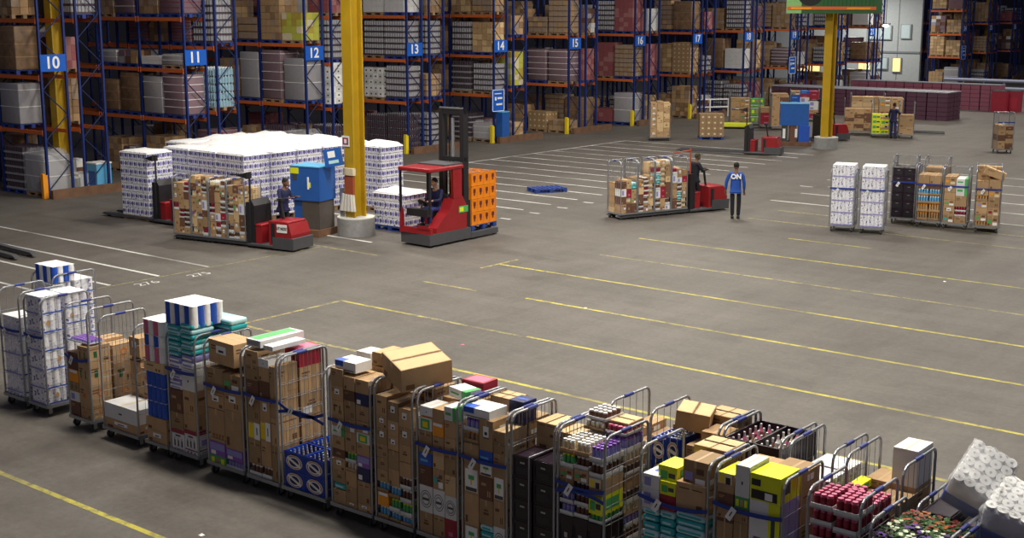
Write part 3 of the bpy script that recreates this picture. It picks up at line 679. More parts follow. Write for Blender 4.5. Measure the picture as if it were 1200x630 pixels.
def roll_cage(label, x0, x1, y0=11.15, D=.88, H=1.95, fr=W0, straps=((1.3, 0),), tags=True, group='wheeled roll cages', sides=(1, 1), back=False):
    wd = x1-x0; p = fr(x0, y0)
    t = thing('roll_cage', label, 'roll cage', p, fr.yaw, group)
    b = MB(); b.box(0, wd, 0, D, .165, .19, GREYT)
    b.box(0, wd, -.012, 0, .15, .2, GREYT); b.box(0, wd, D, D+.012, .15, .2, GREYT); b.box(wd, wd+.01, 0, D, .15, .2, GREYT); b.box(-.01, 0, 0, D, .15, .2, GREYT); b.build('base', t)
    for x in (.07, wd-.07):
        for y in (.08, D-.08): castor(t, x, y)
    k = (round(D, 2), round(H, 2))
    if k not in SMC: SMC[k] = side_mesh(D, H)
    for on, x in ((sides[0], .012), (sides[1], wd-.012)):
        if on:
            o = link('side_frame', SMC[k], t); o.location = (x, 0, 0)
            h = MB(); h.cyl((0, D*.36, H), (0, D*.56, H), .023, HAND, 8); h.build('grip', o)
    if back:
        h = MB()
        h.path([(0.03, D-.02, .2), (.03, D-.02, H-.1), (.1, D-.02, H-.02), (wd-.1, D-.02, H-.02), (wd-.03, D-.02, H-.1), (wd-.03, D-.02, .2)], .014, GREYT, 6)
        for i in range(1, 6): h.cyl((wd*i/6, D-.02, .2), (wd*i/6, D-.02, H-.03), .0035, WIRE, 4)
        for i in range(1, 8): h.cyl((.03, D-.02, .2+i*.21), (wd-.03, D-.02, .2+i*.21), .004, WIRE, 4)
        h.build('rear_panel', t)
    for q, (z, sag) in enumerate(straps):
        s = MB(); n = 6; yy = -.012
        for i in range(n):
            a, c = i/n, (i+1)/n; za, zc = z - sag*4*a*(1-a), z - sag*4*c*(1-c)
            s.add([(wd*a, yy, za), (wd*c, yy, zc), (wd*c, yy, zc+.045), (wd*a, yy, za+.045), (wd*a, yy-.004, za), (wd*c, yy-.004, zc), (wd*c, yy-.004, zc+.045), (wd*a, yy-.004, za+.045)],
                  [(0,1,2,3),(4,7,6,5),(0,4,5,1),(3,2,6,7),(0,3,7,4),(1,5,6,2)], STRAP)
        o = s.build('strap', t)
        if tags and q == 0:
            g_ = MB(); u = Vector((.5, 0, .86)); v = Vector((.86, 0, -.5)); c = Vector((wd*.28, yy-.012, z-.05))
            g_.quad(*[tuple(c + u*a*.075 + v*e*.035) for a, e in ((-1, -1), (-1, 1), (1, 1), (1, -1))], PAPER)
            c2 = c + Vector((0, -.002, 0)); g_.quad(*[tuple(c2 + u*a*.03 + v*e*.006) for a, e in ((-1, -1), (-1, 1), (1, 1), (1, -1))], INK)
            g_.build('paper_tag', o)
    return t

# ------------------------------------------------------------------ near row of cages (front plane y = 11.15)
YF = 11.15
def near(x0, x1, cage, label, cols, dep=.42, rear=None, rdep=(.45, .86), straps=((1.3, .02),), H=1.95, **kw):
    roll_cage(label, x0, x1, straps=straps, H=H, **kw)
    out = []; xs = None
    for n, (xl, xr, items) in enumerate(cols):
        ym = items[len(items)//2][0]
        xa = on_y(xl, ym, YF)[0]; xb = on_y(xr, ym, YF)[0]
        out.append([xa, xb, [(on_y(xl, yt, YF)[1], kd) for yt, kd in items]])
    lo, hi = x0+.035, x1-.035; a, b = out[0][0], out[-1][1]
    for c in out:
        c[0] = lo + (c[0]-a)/(b-a)*(hi-lo); c[1] = lo + (c[1]-a)/(b-a)*(hi-lo)
    for c, d_ in zip(out, out[1:]): d_[0] = max(d_[0], c[1])
    stack([tuple(c) for c in out], YF+.01, YF+dep, .195, cage, 'front')
    if rear:
        m = len(rear); cs = []
        for q, its in enumerate(rear): cs.append((lo+(hi-lo)*q/m, lo+(hi-lo)*(q+1)/m, its))
        stack(cs, YF+rdep[0], YF+rdep[1], .195, cage, 'rear')
def fill(top, kinds, seed, lo=.2, hmin=.16, hmax=.32):
    r = random.Random(seed); zs = [top]; out = []
    z = top
    while z - lo > .06:
        h = r.uniform(hmin, hmax)
        if z - h - lo < .1: h = z - lo
        out.append((z, r.choice(kinds))); z -= h
    return out
K1 = ['kr', 'krl', 'kr', 'krp', 'kr', 'krm']
# A, far left
near(-19.92, -19.30, 'far-left cage', 'roll cage of white roll packs at the far left of the row', [(2, 24, [(368, 'tp'), (390, 'tp'), (412, 'tp'), (434, 'tp'), (454, 'tp')])], rear=[fill(1.5, ['tp'], 1, hmin=.24, hmax=.25)])
# B toilet rolls
near(-19.17, -18.64, 'white-topped cage', 'roll cage stacked with flat-topped white toilet roll packs', [(23, 45, [(343, 'tp'), (364, 'tp'), (385, 'tp'), (406, 'tp'), (427, 'tp'), (448, 'tp')])], rear=[[(1.96, 'tp'), (1.7, 'tp'), (1.44, 'tp'), (1.18, 'tp'), (.92, 'tp'), (.66, 'tp'), (.42, 'tp')]])
# C orange logo cartons
near(-18.02, -17.40, 'orange-print cage', 'roll cage of orange-printed cartons beside the white toilet rolls', [(75, 88, [(410, 'krd'), (430, 'ora'), (444, 'krg'), (455, 'whf'), (466, 'krd'), (480, 'krd')]), (88, 103, [(404, 'krg'), (424, 'krg'), (448, 'kro'), (472, 'kro')])],
     rear=[[(1.35, 'kro'), (1.05, 'krg'), (.7, 'kro'), (.45, 'kr')], [(1.3, 'kro'), (1.0, 'krg'), (.65, 'kro'), (.4, 'kro')]], straps=((1.15, .06),))
item('jarsp', -17.98, -17.46, 11.2, 11.5, on_y(88, 404, YF)[1]+.03, on_y(88, 404, YF)[1]+.09, 'flat tray of purple-striped jars on top of the orange-print cage', 'goods in the roll cages')
# D white box
near(-17.12, -16.22, 'white-box cage', 'half empty roll cage with a big white box on brown cartons', [(121, 154, [(470, 'wh'), (487, 'krl')])], dep=.5,
     rear=[[(1.5, 'krl'), (1.2, 'yjar'), (1.12, 'kro'), (.8, 'kro'), (.5, 'kr')], [(1.05, 'kro'), (.75, 'kro'), (.45, 'kr')], [(.95, 'wh'), (.7, 'kr'), (.4, 'kr')]], rdep=(.51, .87), straps=(), H=1.88)
# E pink and blue packs
near(-16.05, -15.50, 'pink-pack cage', 'roll cage with pink and blue paper packs over brown cartons', [(162, 187, [(372, 'pinkroll'), (389, 'bluestripe'), (402, 'pinkroll'), (420, 'krp'), (431, 'blueroll'), (448, 'blueroll'), (465, 'blueroll'), (483, 'kr'), (498, 'krl')])],
     rear=[fill(1.5, K1, 5), fill(1.4, K1, 6)], straps=(), sides=(0, 0))
# F teal packs and wine
near(-15.46, -14.80, 'wine-carton cage', 'roll cage with teal packs on top and wine cartons at its base',
     [(190, 209, [(378, 'teal'), (396, 'teal'), (414, 'soft'), (428, 'soft'), (452, 'krd'), (478, 'kr'), (497, 'wine'), (519, 'wine')]),
      (209, 228, [(378, 'teal'), (396, 'teal'), (414, 'soft'), (430, 'wh'), (455, 'kr'), (482, 'kr'), (500, 'wine'), (522, 'wine')])],
     rear=[[(1.75, 'krl'), (1.4, 'kr'), (1.0, 'krl'), (.6, 'kr')], [(1.95, 'teal'), (1.85, 'teal'), (1.6, 'soft'), (1.3, 'jarsp'), (1.1, 'kr'), (.8, 'jarsd'), (.5, 'jarsp')]], straps=((1.38, .02),))
item('bluestripe', -15.5, -14.82, 11.18, 11.75, on_y(190, 378, YF)[1]+.0, on_y(190, 378, YF)[1]+.32, 'big blue-striped white roll pack lying on top of the teal packs', 'goods in the roll cages')
item('teal', -15.2, -14.6, 11.66, 11.98, 1.952, 2.12, 'pale teal pack leaning at the back of the wine-carton cage top', 'goods in the roll cages')
# G tape box
near(-14.60, -13.80, 'taped-box cage', 'roll cage topped by a large taped brown box, purple cartons at its base',
     [(236, 258, [(428, 'kr'), (455, 'krl'), (474, 'kr'), (503, 'eggs'), (512, 'purple'), (528, 'green'), (539, 'purple')]),
      (258, 282, [(436, 'krm'), (456, 'krl'), (478, 'kr'), (522, 'purple'), (535, 'jarsp'), (545, 'purple')])],
     rear=[[(1.62, 'kr'), (1.2, 'kr'), (.8, 'krd'), (.5, 'krm')], [(1.55, 'kr'), (1.3, 'krd'), (.9, 'kr'), (.6, 'krm')]])
item('krl', -14.55, -13.95, 11.2, 11.62, 1.63, 1.96, 'large taped brown carton lying crosswise on top of its cage', 'goods in the roll cages', rot=(0, 0, R(-4)))
item('krf', -14.3, -13.85, 11.66, 12.0, 1.64, 1.9, 'tilted brown carton behind the large taped carton', 'goods in the roll cages', rot=(R(10), 0, R(-12)))
# H
near(-13.74, -13.08, 'yellow-label cage', 'roll cage of brown cartons with one yellow label, beside the beer crates',
     [(290, 305, [(410, 'kr'), (427, 'kr'), (444, 'krd'), (464, 'kr'), (492, 'kry'), (513, 'kr'), (541, 'jarsd')]),
      (305, 318, [(420, 'wh'), (430, 'kr'), (446, 'krd'), (466, 'krl'), (492, 'kry'), (516, 'kr'), (545, 'jarsd')]),
      (318, 326, [(430, 'kr'), (462, 'kr'), (490, 'kr'), (522, 'kr')])],
     rear=[[(1.85, 'kr'), (1.5, 'krl'), (1.1, 'kr'), (.7, 'kr'), (.4, 'kr')], [(1.95, 'red'), (1.7, 'kr'), (1.35, 'krm'), (1.0, 'kr'), (.65, 'krd'), (.4, 'jarsd')]], straps=((1.32, .02),))
item('flat', -13.72, -13.42, 11.2, 11.98, 2.0, 2.1, 'long white and green flat carton on top of the yellow-label cage', 'goods in the roll cages')
item('wh', -13.38, -13.18, 11.2, 11.8, 2.0, 2.06, 'long white flat carton beside the white and green one', 'goods in the roll cages')
# I beer crates
roll_cage('almost empty roll cage holding four blue beer crates', -13.03, -12.17, straps=((1.32, .1), (1.2, -.06)), D=.88, H=1.95)
for a, xx in enumerate((-12.99, -12.60)):
    for zz_ in (0, 1):
        for yy in (0, 1):
            item('crateb', xx, xx+.39, 11.17+.42*yy, 11.58+.42*yy, .195+.25*zz_, .445+.25*zz_, 'blue beer crate with round badge, %s %s %s of its cage' % ('upper' if zz_ else 'lower', 'rear' if yy else 'front', 'right' if a else 'left'), 'blue beer crates')
# J
near(-12.08, -11.33, 'mixed-carton cage', 'tall roll cage of small mixed cartons just right of the beer crates',
     [(386, 402, [(430, 'kr'), (450, 'krl'), (467, 'krg'), (485, 'kr'), (497, 'grnw'), (508, 'kr'), (523, 'krd'), (533, 'krl'), (548, 'kr'), (562, 'teal'), (570, 'kr')]),
      (402, 417, [(440, 'kr'), (456, 'krd'), (468, 'kr'), (490, 'krm'), (505, 'kr'), (528, 'jarsg'), (540, 'jars'), (550, 'kr'), (568, 'kr'), (585, 'krl')]),
      (417, 434, [(444, 'kr'), (460, 'navy'), (474, 'kr'), (492, 'krm'), (506, 'orab'), (518, 'kr'), (532, 'purple'), (546, 'navy'), (562, 'kr'), (588, 'krl')])],
     rear=[fill(1.95, K1, 11), fill(1.98, K1, 12)])
item('whb', -12.0, -11.62, 11.2, 11.5, 1.97, 2.1, 'white carton with blue corner on top of the mixed-carton cage', 'goods in the roll cages')
item('wh', -12.04, -11.78, 11.62, 11.9, 2.0, 2.12, 'small white carton at the back of the mixed-carton cage top', 'goods in the roll cages')
item('krf', -11.74, -11.38, 11.6, 12.0, 2.0, 2.16, 'brown carton with lit-painted top at the back of the mixed-carton cage top', 'goods in the roll cages')
# K
near(-11.28, -10.62, 'tilted-box cage', 'roll cage of labelled cartons under a big tilted brown box',
     [(440, 454, [(462, 'kr'), (485, 'krl'), (500, 'krl'), (518, 'kr'), (534, 'kr'), (548, 'kr'), (562, 'btl'), (574, 'ora'), (590, 'btl')]),
      (454, 468, [(470, 'krl'), (492, 'krl'), (510, 'krl'), (526, 'kr'), (548, 'kr'), (568, 'btl'), (582, 'jarsg'), (598, 'btl')]),
      (468, 483, [(478, 'krl'), (500, 'krl'), (520, 'kr'), (540, 'kr'), (558, 'jarsd'), (572, 'jarsd'), (588, 'jarsg'), (604, 'btl')])],
     rear=[fill(1.75, K1, 13), fill(1.85, K1, 14)], straps=())
item('krf', -11.22, -10.58, 11.22, 11.9, 1.97, 2.27, 'huge brown carton lying tilted across the top of its cage', 'goods in the roll cages', rot=(R(5), R(8), R(-24)))
# L
near(-10.56, -9.89, 'round-emblem cage', 'roll cage with white round-emblem cartons low down and orange packs on top',
     [(489, 506, [(487, 'orab'), (502, 'kr'), (528, 'blu'), (543, 'krd'), (566, 'circ'), (597, 'kr')]),
      (506, 521, [(478, 'kr'), (494, 'ora'), (510, 'kr'), (528, 'krp'), (548, 'krm'), (572, 'circ'), (602, 'kr')]),
      (521, 536, [(476, 'grnw'), (492, 'kr'), (512, 'kr'), (530, 'kr'), (556, 'krp'), (580, 'circ'), (607, 'red')])],
     rear=[fill(1.8, K1, 15), fill(1.85, K1, 16)])
item('wh', -10.52, -10.3, 11.18, 11.5, on_y(489, 487, YF)[1]+.01, on_y(489, 487, YF)[1]+.13, 'small white carton above the orange-topped carton', 'goods in the roll cages')
item('grnw', -10.28, -9.92, 11.42, 11.66, 1.88, 2.0, 'white and green flat carton across the round-emblem cage top', 'goods in the roll cages', rot=(0, 0, R(-14)))
item('red', -10.3, -9.95, 11.7, 11.98, 1.9, 2.04, 'pinkish red carton at the back of the round-emblem cage', 'goods in the roll cages')
# M
near(-9.84, -9.14, 'large-label cage', 'roll cage of brown cartons with tall white labels, left of the dark crates',
     [(540, 559, [(488, 'jarsp'), (503, 'eggs'), (516, 'kr'), (545, 'krL'), (575, 'kr'), (612, 'krL')]),
      (559, 577, [(490, 'krl'), (526, 'blu'), (540, 'krL'), (556, 'krd'), (583, 'kr'), (612, 'teal')]),
      (577, 592, [(504, 'krf'), (517, 'kr'), (530, 'kr'), (557, 'krL'), (586, 'kr'), (616, 'circ')])],
     rear=[fill(1.7, K1, 17), fill(1.75, K1, 18)])
item('whb', -9.82, -9.42, 11.18, 11.52, on_y(541, 488, YF)[1]+.005, on_y(541, 488, YF)[1]+.13, 'white carton with blue corner on the large-label cage top', 'goods in the roll cages')
item('navy', -9.4, -9.17, 11.5, 11.75, 1.74, 2.0, 'upright navy carton on the large-label cage top', 'goods in the roll cages')
item('krf', -9.85, -9.5, 11.7, 12.0, 1.7, 1.92, 'brown carton behind the white one on the large-label cage', 'goods in the roll cages')
# N dark crates
t = roll_cage('roll cage filled with dark folding crates, brown cartons behind', -9.10, -8.46, straps=(), D=.88)
b = MB(); b.path([(.3, -.02, .2), (.3, -.02, 1.52), (.33, .86, 1.52)], .009, GREYT, 6); b.build('retaining_bar', t)
for a in range(2):
    for k in range(5):
        item('crate', -9.07+.30*a, -8.79+.30*a, 11.17, 11.58, .195+.26*k, .455+.26*k, 'dark plastic crate, %s in the %s front stack of dark crates' % (ordw(k), 'right' if a else 'left'), 'dark plastic crates')
stack([(-9.07, -8.78, [(1.78, 'krf'), (1.6, 'kr'), (1.3, 'kr'), (1.0, 'kr'), (.6, 'kr')]), (-8.77, -8.49, [(1.72, 'krf'), (1.45, 'kr'), (1.1, 'kr'), (.7, 'kr')])], 11.6, 12.0, .195, 'dark-crate cage', 'rear')
# O groceries
K2 = ['jars', 'jarsd', 'jarsp', 'krm', 'jarsg', 'kr', 'jarsd', 'jars']
near(-8.43, -7.78, 'grocery-tray cage', 'roll cage packed with shallow grocery trays to the brim',
     [(651, 668, [(512, 'jars'), (528, 'jarsg'), (545, 'krm'), (558, 'kr'), (572, 'jarsp'), (600, 'crate')]),
      (668, 686, [(516, 'jars'), (532, 'jarsd'), (548, 'krm'), (562, 'jarsd'), (576, 'jarsd'), (604, 'crate')]),
      (686, 703, [(522, 'jarsp'), (540, 'jarsd'), (558, 'neonp'), (578, 'neon2'), (600, 'jarsg'), (610, 'crate')])],
     rear=[fill(1.8, K2, 21, hmin=.12, hmax=.18), fill(1.82, K2, 22, hmin=.12, hmax=.18)], straps=((1.32, .04), (1.2, -.05)))
for k, (kd, xa, ya, zz_, nmz) in enumerate((('jars', -8.4, 11.6, 1.83, 'cream'), ('redjar', -8.1, 11.6, 1.84, 'pink'), ('jarsd', -8.38, 11.62, 1.95, 'white'))):
    item(kd, xa, xa+.28, ya, ya+.36, zz_, zz_+.1, 'small %s pack of tubs on top of the grocery-tray cage' % nmz, 'goods in the roll cages')
# slot between O and P
item('kr', -7.68, -7.36, 11.3, 11.9, 0.0, .42, 'brown carton standing low between the two grocery cages', 'goods in the roll cages')
# P
near(-7.34, -6.50, 'teal-pack cage', 'roll cage with teal packs low down and neon yellow boxes above',
     [(770, 787, [(558, 'whf'), (575, 'whf'), (598, 'teal'), (614, 'teal')]),
      (787, 803, [(566, 'neon2'), (582, 'red'), (600, 'teal'), (620, 'teal')]),
      (803, 833, [(566, 'kr'), (600, 'teal'), (618, 'teal')])],
     rear=[[(1.6, 'kr'), (1.2, 'kr'), (.7, 'krd')], [(1.72, 'kr'), (1.3, 'kr'), (.8, 'kr')]], straps=((1.42, .05),))
item('neon2', -7.14, -6.9, 11.2, 11.52, 1.62, 1.8, 'small neon yellow carton perched beside the printed brown carton', 'goods in the roll cages')
item('krm', -6.84, -6.54, 11.2, 11.56, 1.62, 1.93, 'tall brown carton right of the small neon one', 'goods in the roll cages')
item('krf', -6.96, -6.55, 11.6, 12.0, 1.73, 1.95, 'brown carton with printed top at the back of the teal-pack cage', 'goods in the roll cages')
# Q
near(-6.44, -5.66, 'neon-box cage', 'roll cage topped with a large neon yellow box and white cartons',
     [(840, 858, [(552, 'neonp'), (575, 'krd'), (590, 'kr'), (605, 'kr')]),
      (858, 874, [(543, 'wh'), (580, 'green'), (594, 'kr'), (610, 'kr')]),
      (874, 908, [(552, 'neon'), (583, 'neonw')])],
     rear=[[(1.86, 'kr'), (1.5, 'kr'), (1.1, 'kr'), (.7, 'kr')], [(1.9, 'krl'), (1.7, 'krl'), (1.35, 'kr'), (1.0, 'kr'), (.6, 'kr')]], straps=((1.55, .03),))
# R
near(-5.42, -4.86, 'pink-lid cage', 'roll cage of pink-lidded jar trays beside the neon box',
     [(955, 985, [(578, 'redjar'), (596, 'redjar'), (615, 'redjar')]), (985, 1018, [(585, 'redjar'), (606, 'redjar')])],
     rear=[[(1.8, 'redjar'), (1.62, 'redjar'), (1.4, 'redjar'), (1.1, 'krd'), (.7, 'kr')], [(1.78, 'redjar'), (1.6, 'redjar'), (1.3, 'redjar'), (1.0, 'krd'), (.6, 'kr')]], straps=())

# ---- second row behind the first
Y2 = 12.26
def second(x0, x1, cage, label, cols, H=1.95, back_cols=None, **kw):
    roll_cage(label, x0, x1, y0=Y2, H=H, straps=(), **kw)
    n = len(cols); lo, hi = x0+.035, x1-.035
    stack([(lo+(hi-lo)*q/n, lo+(hi-lo)*(q+1)/n, its) for q, its in enumerate(cols)], Y2+.01, Y2+.43, .195, cage, 'near')
    bc = back_cols or cols; n = len(bc)
    stack([(lo+(hi-lo)*q/n, lo+(hi-lo)*(q+1)/n, its) for q, its in enumerate(bc)], Y2+.45, Y2+.86, .195, cage, 'far')
second(-20.75, -20.1, 'back-left cage', 'roll cage behind the far-left one, topped with white and blue packs', [fill(1.8, ['tp'], 31, hmin=.24, hmax=.25)])
item('bluestripe', -20.7, -20.1, 12.3, 12.75, 1.81, 2.1, 'white and blue roll pack on the back-left cage', 'goods in the roll cages')
second(-8.52, -7.98, 'empty-topped back cage', 'second-row roll cage standing above the grocery trays', [fill(1.6, K1, 32), fill(1.5, K2, 33)], sides=(1, 0))
item('krf', -8.38, -7.85, 11.7, 12.02, 1.83, 1.96, 'wide flat brown carton behind the grocery-tray cage', 'goods in the roll cages')
second(-7.95, -7.5, 'red-topped back cage', 'second-row roll cage with blue crates and red packs on top', [[(1.66, 'crateb'), (1.4, 'crateb'), (1.1, 'kr'), (.7, 'kr')], [(1.7, 'crateb'), (1.4, 'kr'), (1.0, 'kr'), (.6, 'kr')]],
       back_cols=[fill(1.7, ['red', 'blu', 'kr'], 34), fill(1.75, ['red', 'kr'], 35)], sides=(1, 0))
second(-7.5, -7.04, 'brown back cage', 'second-row roll cage heaped with plain brown cartons', [fill(1.66, K1, 36), fill(1.7, K1, 37)], back_cols=[fill(1.75, ['kr', 'krp'], 38), fill(1.7, ['kr', 'krp'], 39)], sides=(0, 1))
item('krf', -7.75, -7.35, 12.4, 12.8, 1.78, 2.0, 'tilted brown carton topmost on the second-row brown heap', 'goods in the roll cages', rot=(R(3), R(6), R(20)))
item('krf', -7.5, -7.08, 12.72, 13.1, 1.76, 1.92, 'brown carton behind the tilted topmost one', 'goods in the roll cages')
item('kro', -7.32, -7.02, 12.35, 12.7, 1.72, 1.83, 'brown carton with orange print beside the tilted topmost one', 'goods in the roll cages')
second(-7.0, -6.28, 'bottle-crate back cage', 'second-row roll cage topped with a dark open crate of bottles', [fill(1.55, ['kr', 'krd'], 40), fill(1.5, ['krd', 'crate'], 41)], back_cols=[[(1.55, 'krd'), (1.1, 'kr'), (.6, 'kr')], [(1.55, 'krd'), (1.0, 'krd'), (.6, 'crate')]])
oc = MB()
for (a0, a1, c0, c1) in ((0, .7, 0, .02), (0, .7, .78, .8), (0, .02, 0, .8), (.68, .7, 0, .8), (.34, .36, 0, .8)): oc.box(a0, a1, c0, c1, 0, .28, DARKP)
oc.box(0, .7, 0, .8, 0, .02, DARKP)
o = oc.build('open_crate', None, (-6.99, 12.3, 1.56)); tag(o, 'large dark open crate of bottles at the top of the second row', 'crate')
r = random.Random(5)
for k in range(36):
    b = MB(); m = r.choice([KD, PINK, PAPER, KR, CREAM]); b.cyl((0, 0, 0), (0, 0, .16), .032, m, 8); b.cyl((0, 0, .16), (0, 0, .2), .032, m, 8, .013); b.cyl((0, 0, .2), (0, 0, .25), .013, PAPER, 6)
    rr_, cc_ = divmod(k, 6); o = b.build('bottle', None, (-6.92 + (.0 if cc_ < 3 else .035) + .105*cc_, 12.38+.125*rr_, 1.582))
    tag(o, 'bottle in the dark crate, row %s from the front, %s from left' % (['one', 'two', 'three', 'four', 'five', 'six'][rr_], ordw(cc_).replace('lowest', 'first')), 'bottle', 'bottles in the dark open crate')
second(-6.2, -5.68, 'white-pack back cage', 'second-row roll cage with white packs in blue film', [[(1.62, 'tp'), (1.36, 'blueroll'), (1.0, 'blueroll'), (.6, 'blueroll')]])
second(-5.55, -4.92, 'tall-white-box back cage', 'second-row roll cage with a tall white box at the back', [fill(1.5, ['kr', 'krl'], 43), fill(1.55, ['kr', 'krl'], 44)], back_cols=[fill(1.6, ['kr'], 45), [(2.0, 'wh'), (1.6, 'kr'), (1.2, 'kr'), (.7, 'kr')]])
item('neon2', -5.58, -5.44, 12.3, 12.75, 1.52, 1.6, 'thin bright yellow carton lying on second-row cartons', 'goods in the roll cages')
# flower cages and shrink-wrapped rolls at the right edge
roll_cage('roll cage carrying shelves of potted flowers', -4.78, -4.02, straps=(), H=1.78)
b = MB(); b.box(0, .7, 0, .8, 0, .02, GREYT); b.box(.0, .7, 0, .01, 0, .06, GREYT); b.box(.69, .7, 0, .8, 0, .06, GREYT)
tag(b.build('plant_shelf', None, (-4.75, 11.19, 1.45)), 'steel shelf under the potted flowers in their cage', 'shelf')
b = MB(); b.box(0, .7, 0, .8, 0, 1.25, DARKP); tag(b.build('plant_box', None, (-4.75, 11.19, .195)), 'dark plant box beneath the flower shelf', 'box')
LEAF = mat('leaf_green', (.04, .11, .02), .6); LEAFD = mat('dark_leaf', (.07, .03, .06), .6)
PET = [mat('white_petals', (.65, .72, .52), .6), mat('red_petals', (.25, .025, .02), .6), mat('violet_petals', (.09, .03, .25), .6), mat('orange_petals', (.42, .12, .02), .6)]
def flower_pot(loc, pm, leaf, label, seed):
    t = thing('potted_flower', label, 'plant', loc, 0, 'potted flowers'); r = random.Random(seed)
    b = MB(); b.cyl((0, 0, 0), (0, 0, .09), .04, DARKP, 10, .055); b.build('pot', t)
    b = MB(); f = MB()
    for k in range(80):
        a = r.uniform(0, 6.28); rr_ = r.uniform(.01, .085); z = r.uniform(.1, .2); c = Vector((rr_*math.cos(a), rr_*math.sin(a), z))
        u = Vector((math.cos(a), math.sin(a), r.uniform(-.3, .6))).normalized()*.04; v = Vector((-math.sin(a), math.cos(a), r.uniform(-.2, .2)))*.018
        b.quad(tuple(c-u*.2), tuple(c+u*.4+v), tuple(c+u), tuple(c+u*.4-v), leaf)
    b.cyl((0, 0, .05), (0, 0, .14), .006, LEAF, 5)
    for k in range(6):
        a = r.uniform(0, 6.28); rr_ = r.uniform(.0, .085); c = Vector((rr_*math.cos(a), rr_*math.sin(a), r.uniform(.17, .23)))
        for q in range(5):
            t_ = q*1.2566; u = Vector((math.cos(t_), math.sin(t_), .25))*.026; v = Vector((-math.sin(t_), math.cos(t_), .1))*.014
            f.quad(tuple(c), tuple(c+u*.6+v), tuple(c+u), tuple(c+u*.6-v), pm)
    b.build('foliage', t); f.build('petals', t)
seed = 0
CN = ['white', 'red', 'violet', 'orange']
for i in range(5):
    for j in range(6):
        seed += 1
        c = 0 if j < 3 and (i+j) % 3 else (2 if j < 3 else (1 if (i+j) % 3 else 3))
        flower_pot((-4.66+.14*i, 11.26+.125*j, 1.47), PET[c], LEAF if c != 2 else LEAFD, '%s potted flower, %s from the left in row %s from the front' % (CN[c], ordw(i).replace('lowest', 'first'), ['one','two','three','four','five','six'][j]), seed)
roll_cage('roll cage at the right edge under shrink-wrapped paper rolls', -3.96, -3.2, straps=(), H=1.78)
roll_cage('second-row roll cage under the tilted shrink-wrapped paper rolls', -4.78, -4.02, y0=Y2, straps=(), H=1.6)
def roll_bale(label, loc, rot, nx, ny, h=.42):
    t = thing('paper_roll_bale', label, 'paper pack', loc, 0, 'shrink-wrapped paper roll bales'); t.rotation_euler = (Matrix.Rotation(rot[0], 3, 'Z') @ Matrix.Rotation(rot[1], 3, 'X') @ Matrix.Rotation(rot[2], 3, 'Z')).to_euler()
    b = MB(); b.rbox(-nx*.055-.01, nx*.055+.01, -ny*.055-.01, ny*.055+.01, 0, h*.42, BLU, .03); b.build('blue_band', t)
    b = MB()
    b.rbox(-nx*.055, nx*.055, -ny*.055, ny*.055, h*.3, h*.95, mat('hazy_film', (.78, .78, .80), .3, bump=.8, nscale=6), .03)
    core = mat('roll_core', (.42, .43, .40), .8)
    for i in range(nx):
        for j in range(ny):
            x, y = (i-(nx-1)/2)*.11, (j-(ny-1)/2)*.11
            b.cyl((x, y, .02), (x, y, h), .055, PAPER, 12); b.cyl((x, y, h), (x, y, h+.003), .013, core, 8)
    b.build('paper_rolls', t)
    b = film_shroud(nx*.11+.02, ny*.11+.02, h+.015, nx); b.build('plastic_wrap', t)
    return t
roll_bale('tilted shrink-wrapped bale of white paper rolls with blue band', (-4.24, 12.35, 1.84), (R(39), R(38), R(-38)), 4, 5)
roll_bale('level shrink-wrapped bale of white paper rolls at the right edge', (-3.72, 12.05, 1.62), (R(39), R(20), R(-40)), 5, 5)
stack([(-3.93, -3.6, [(1.5, 'crate'), (1.3, 'crate'), (1.1, 'crate'), (.85, 'crate'), (.6, 'crate'), (.4, 'crate')]), (-3.58, -3.24, [(1.5, 'crate'), (1.3, 'crate'), (1.1, 'crate'), (.85, 'crate'), (.6, 'crate'), (.4, 'crate')])], 11.18, 11.6, .195, 'right-edge cage', 'front')
stack([(-4.74, -4.42, [(1.55, 'crate'), (1.3, 'crate'), (1.05, 'crate'), (.8, 'crate'), (.5, 'crate')]), (-4.4, -4.06, [(1.45, 'crate'), (1.3, 'crate'), (1.05, 'crate'), (.8, 'crate'), (.5, 'crate')])], 12.3, 12.9, .195, 'second-row right-edge cage', 'near')

# ------------------------------------------------------------------ people
def skin_mesh(joints, edges, radii, m, name, root, extra=None, sub=1):
    me = bpy.data.meshes.new('sk'); ks = list(joints); ix = {k: i for i, k in enumerate(ks)}
    me.from_pydata([joints[k] for k in ks], [(ix[a], ix[b]) for a, b in edges], [])
    o = bpy.data.objects.new('sk', me); col.objects.link(o)
    o.modifiers.new('s', 'SKIN'); sv = me.skin_vertices[0].data
    for k in ks:
        r_ = radii.get(k, .04); sv[ix[k]].radius = r_ if isinstance(r_, tuple) else (r_, r_); sv[ix[k]].use_root = (k == root)
    s = o.modifiers.new('u', 'SUBSURF'); s.levels = sub
    bpy.context.view_layer.update()
    out = bpy.data.meshes.new_from_object(o.evaluated_get(bpy.context.evaluated_depsgraph_get()))
    bpy.data.objects.remove(o); bpy.data.meshes.remove(me)
    out.materials.clear(); out.materials.append(m); out.name = name
    for p in out.polygons: p.use_smooth = True
    return out
def lerp(a, b, t): return tuple(a[i]+(b[i]-a[i])*t for i in range(3))
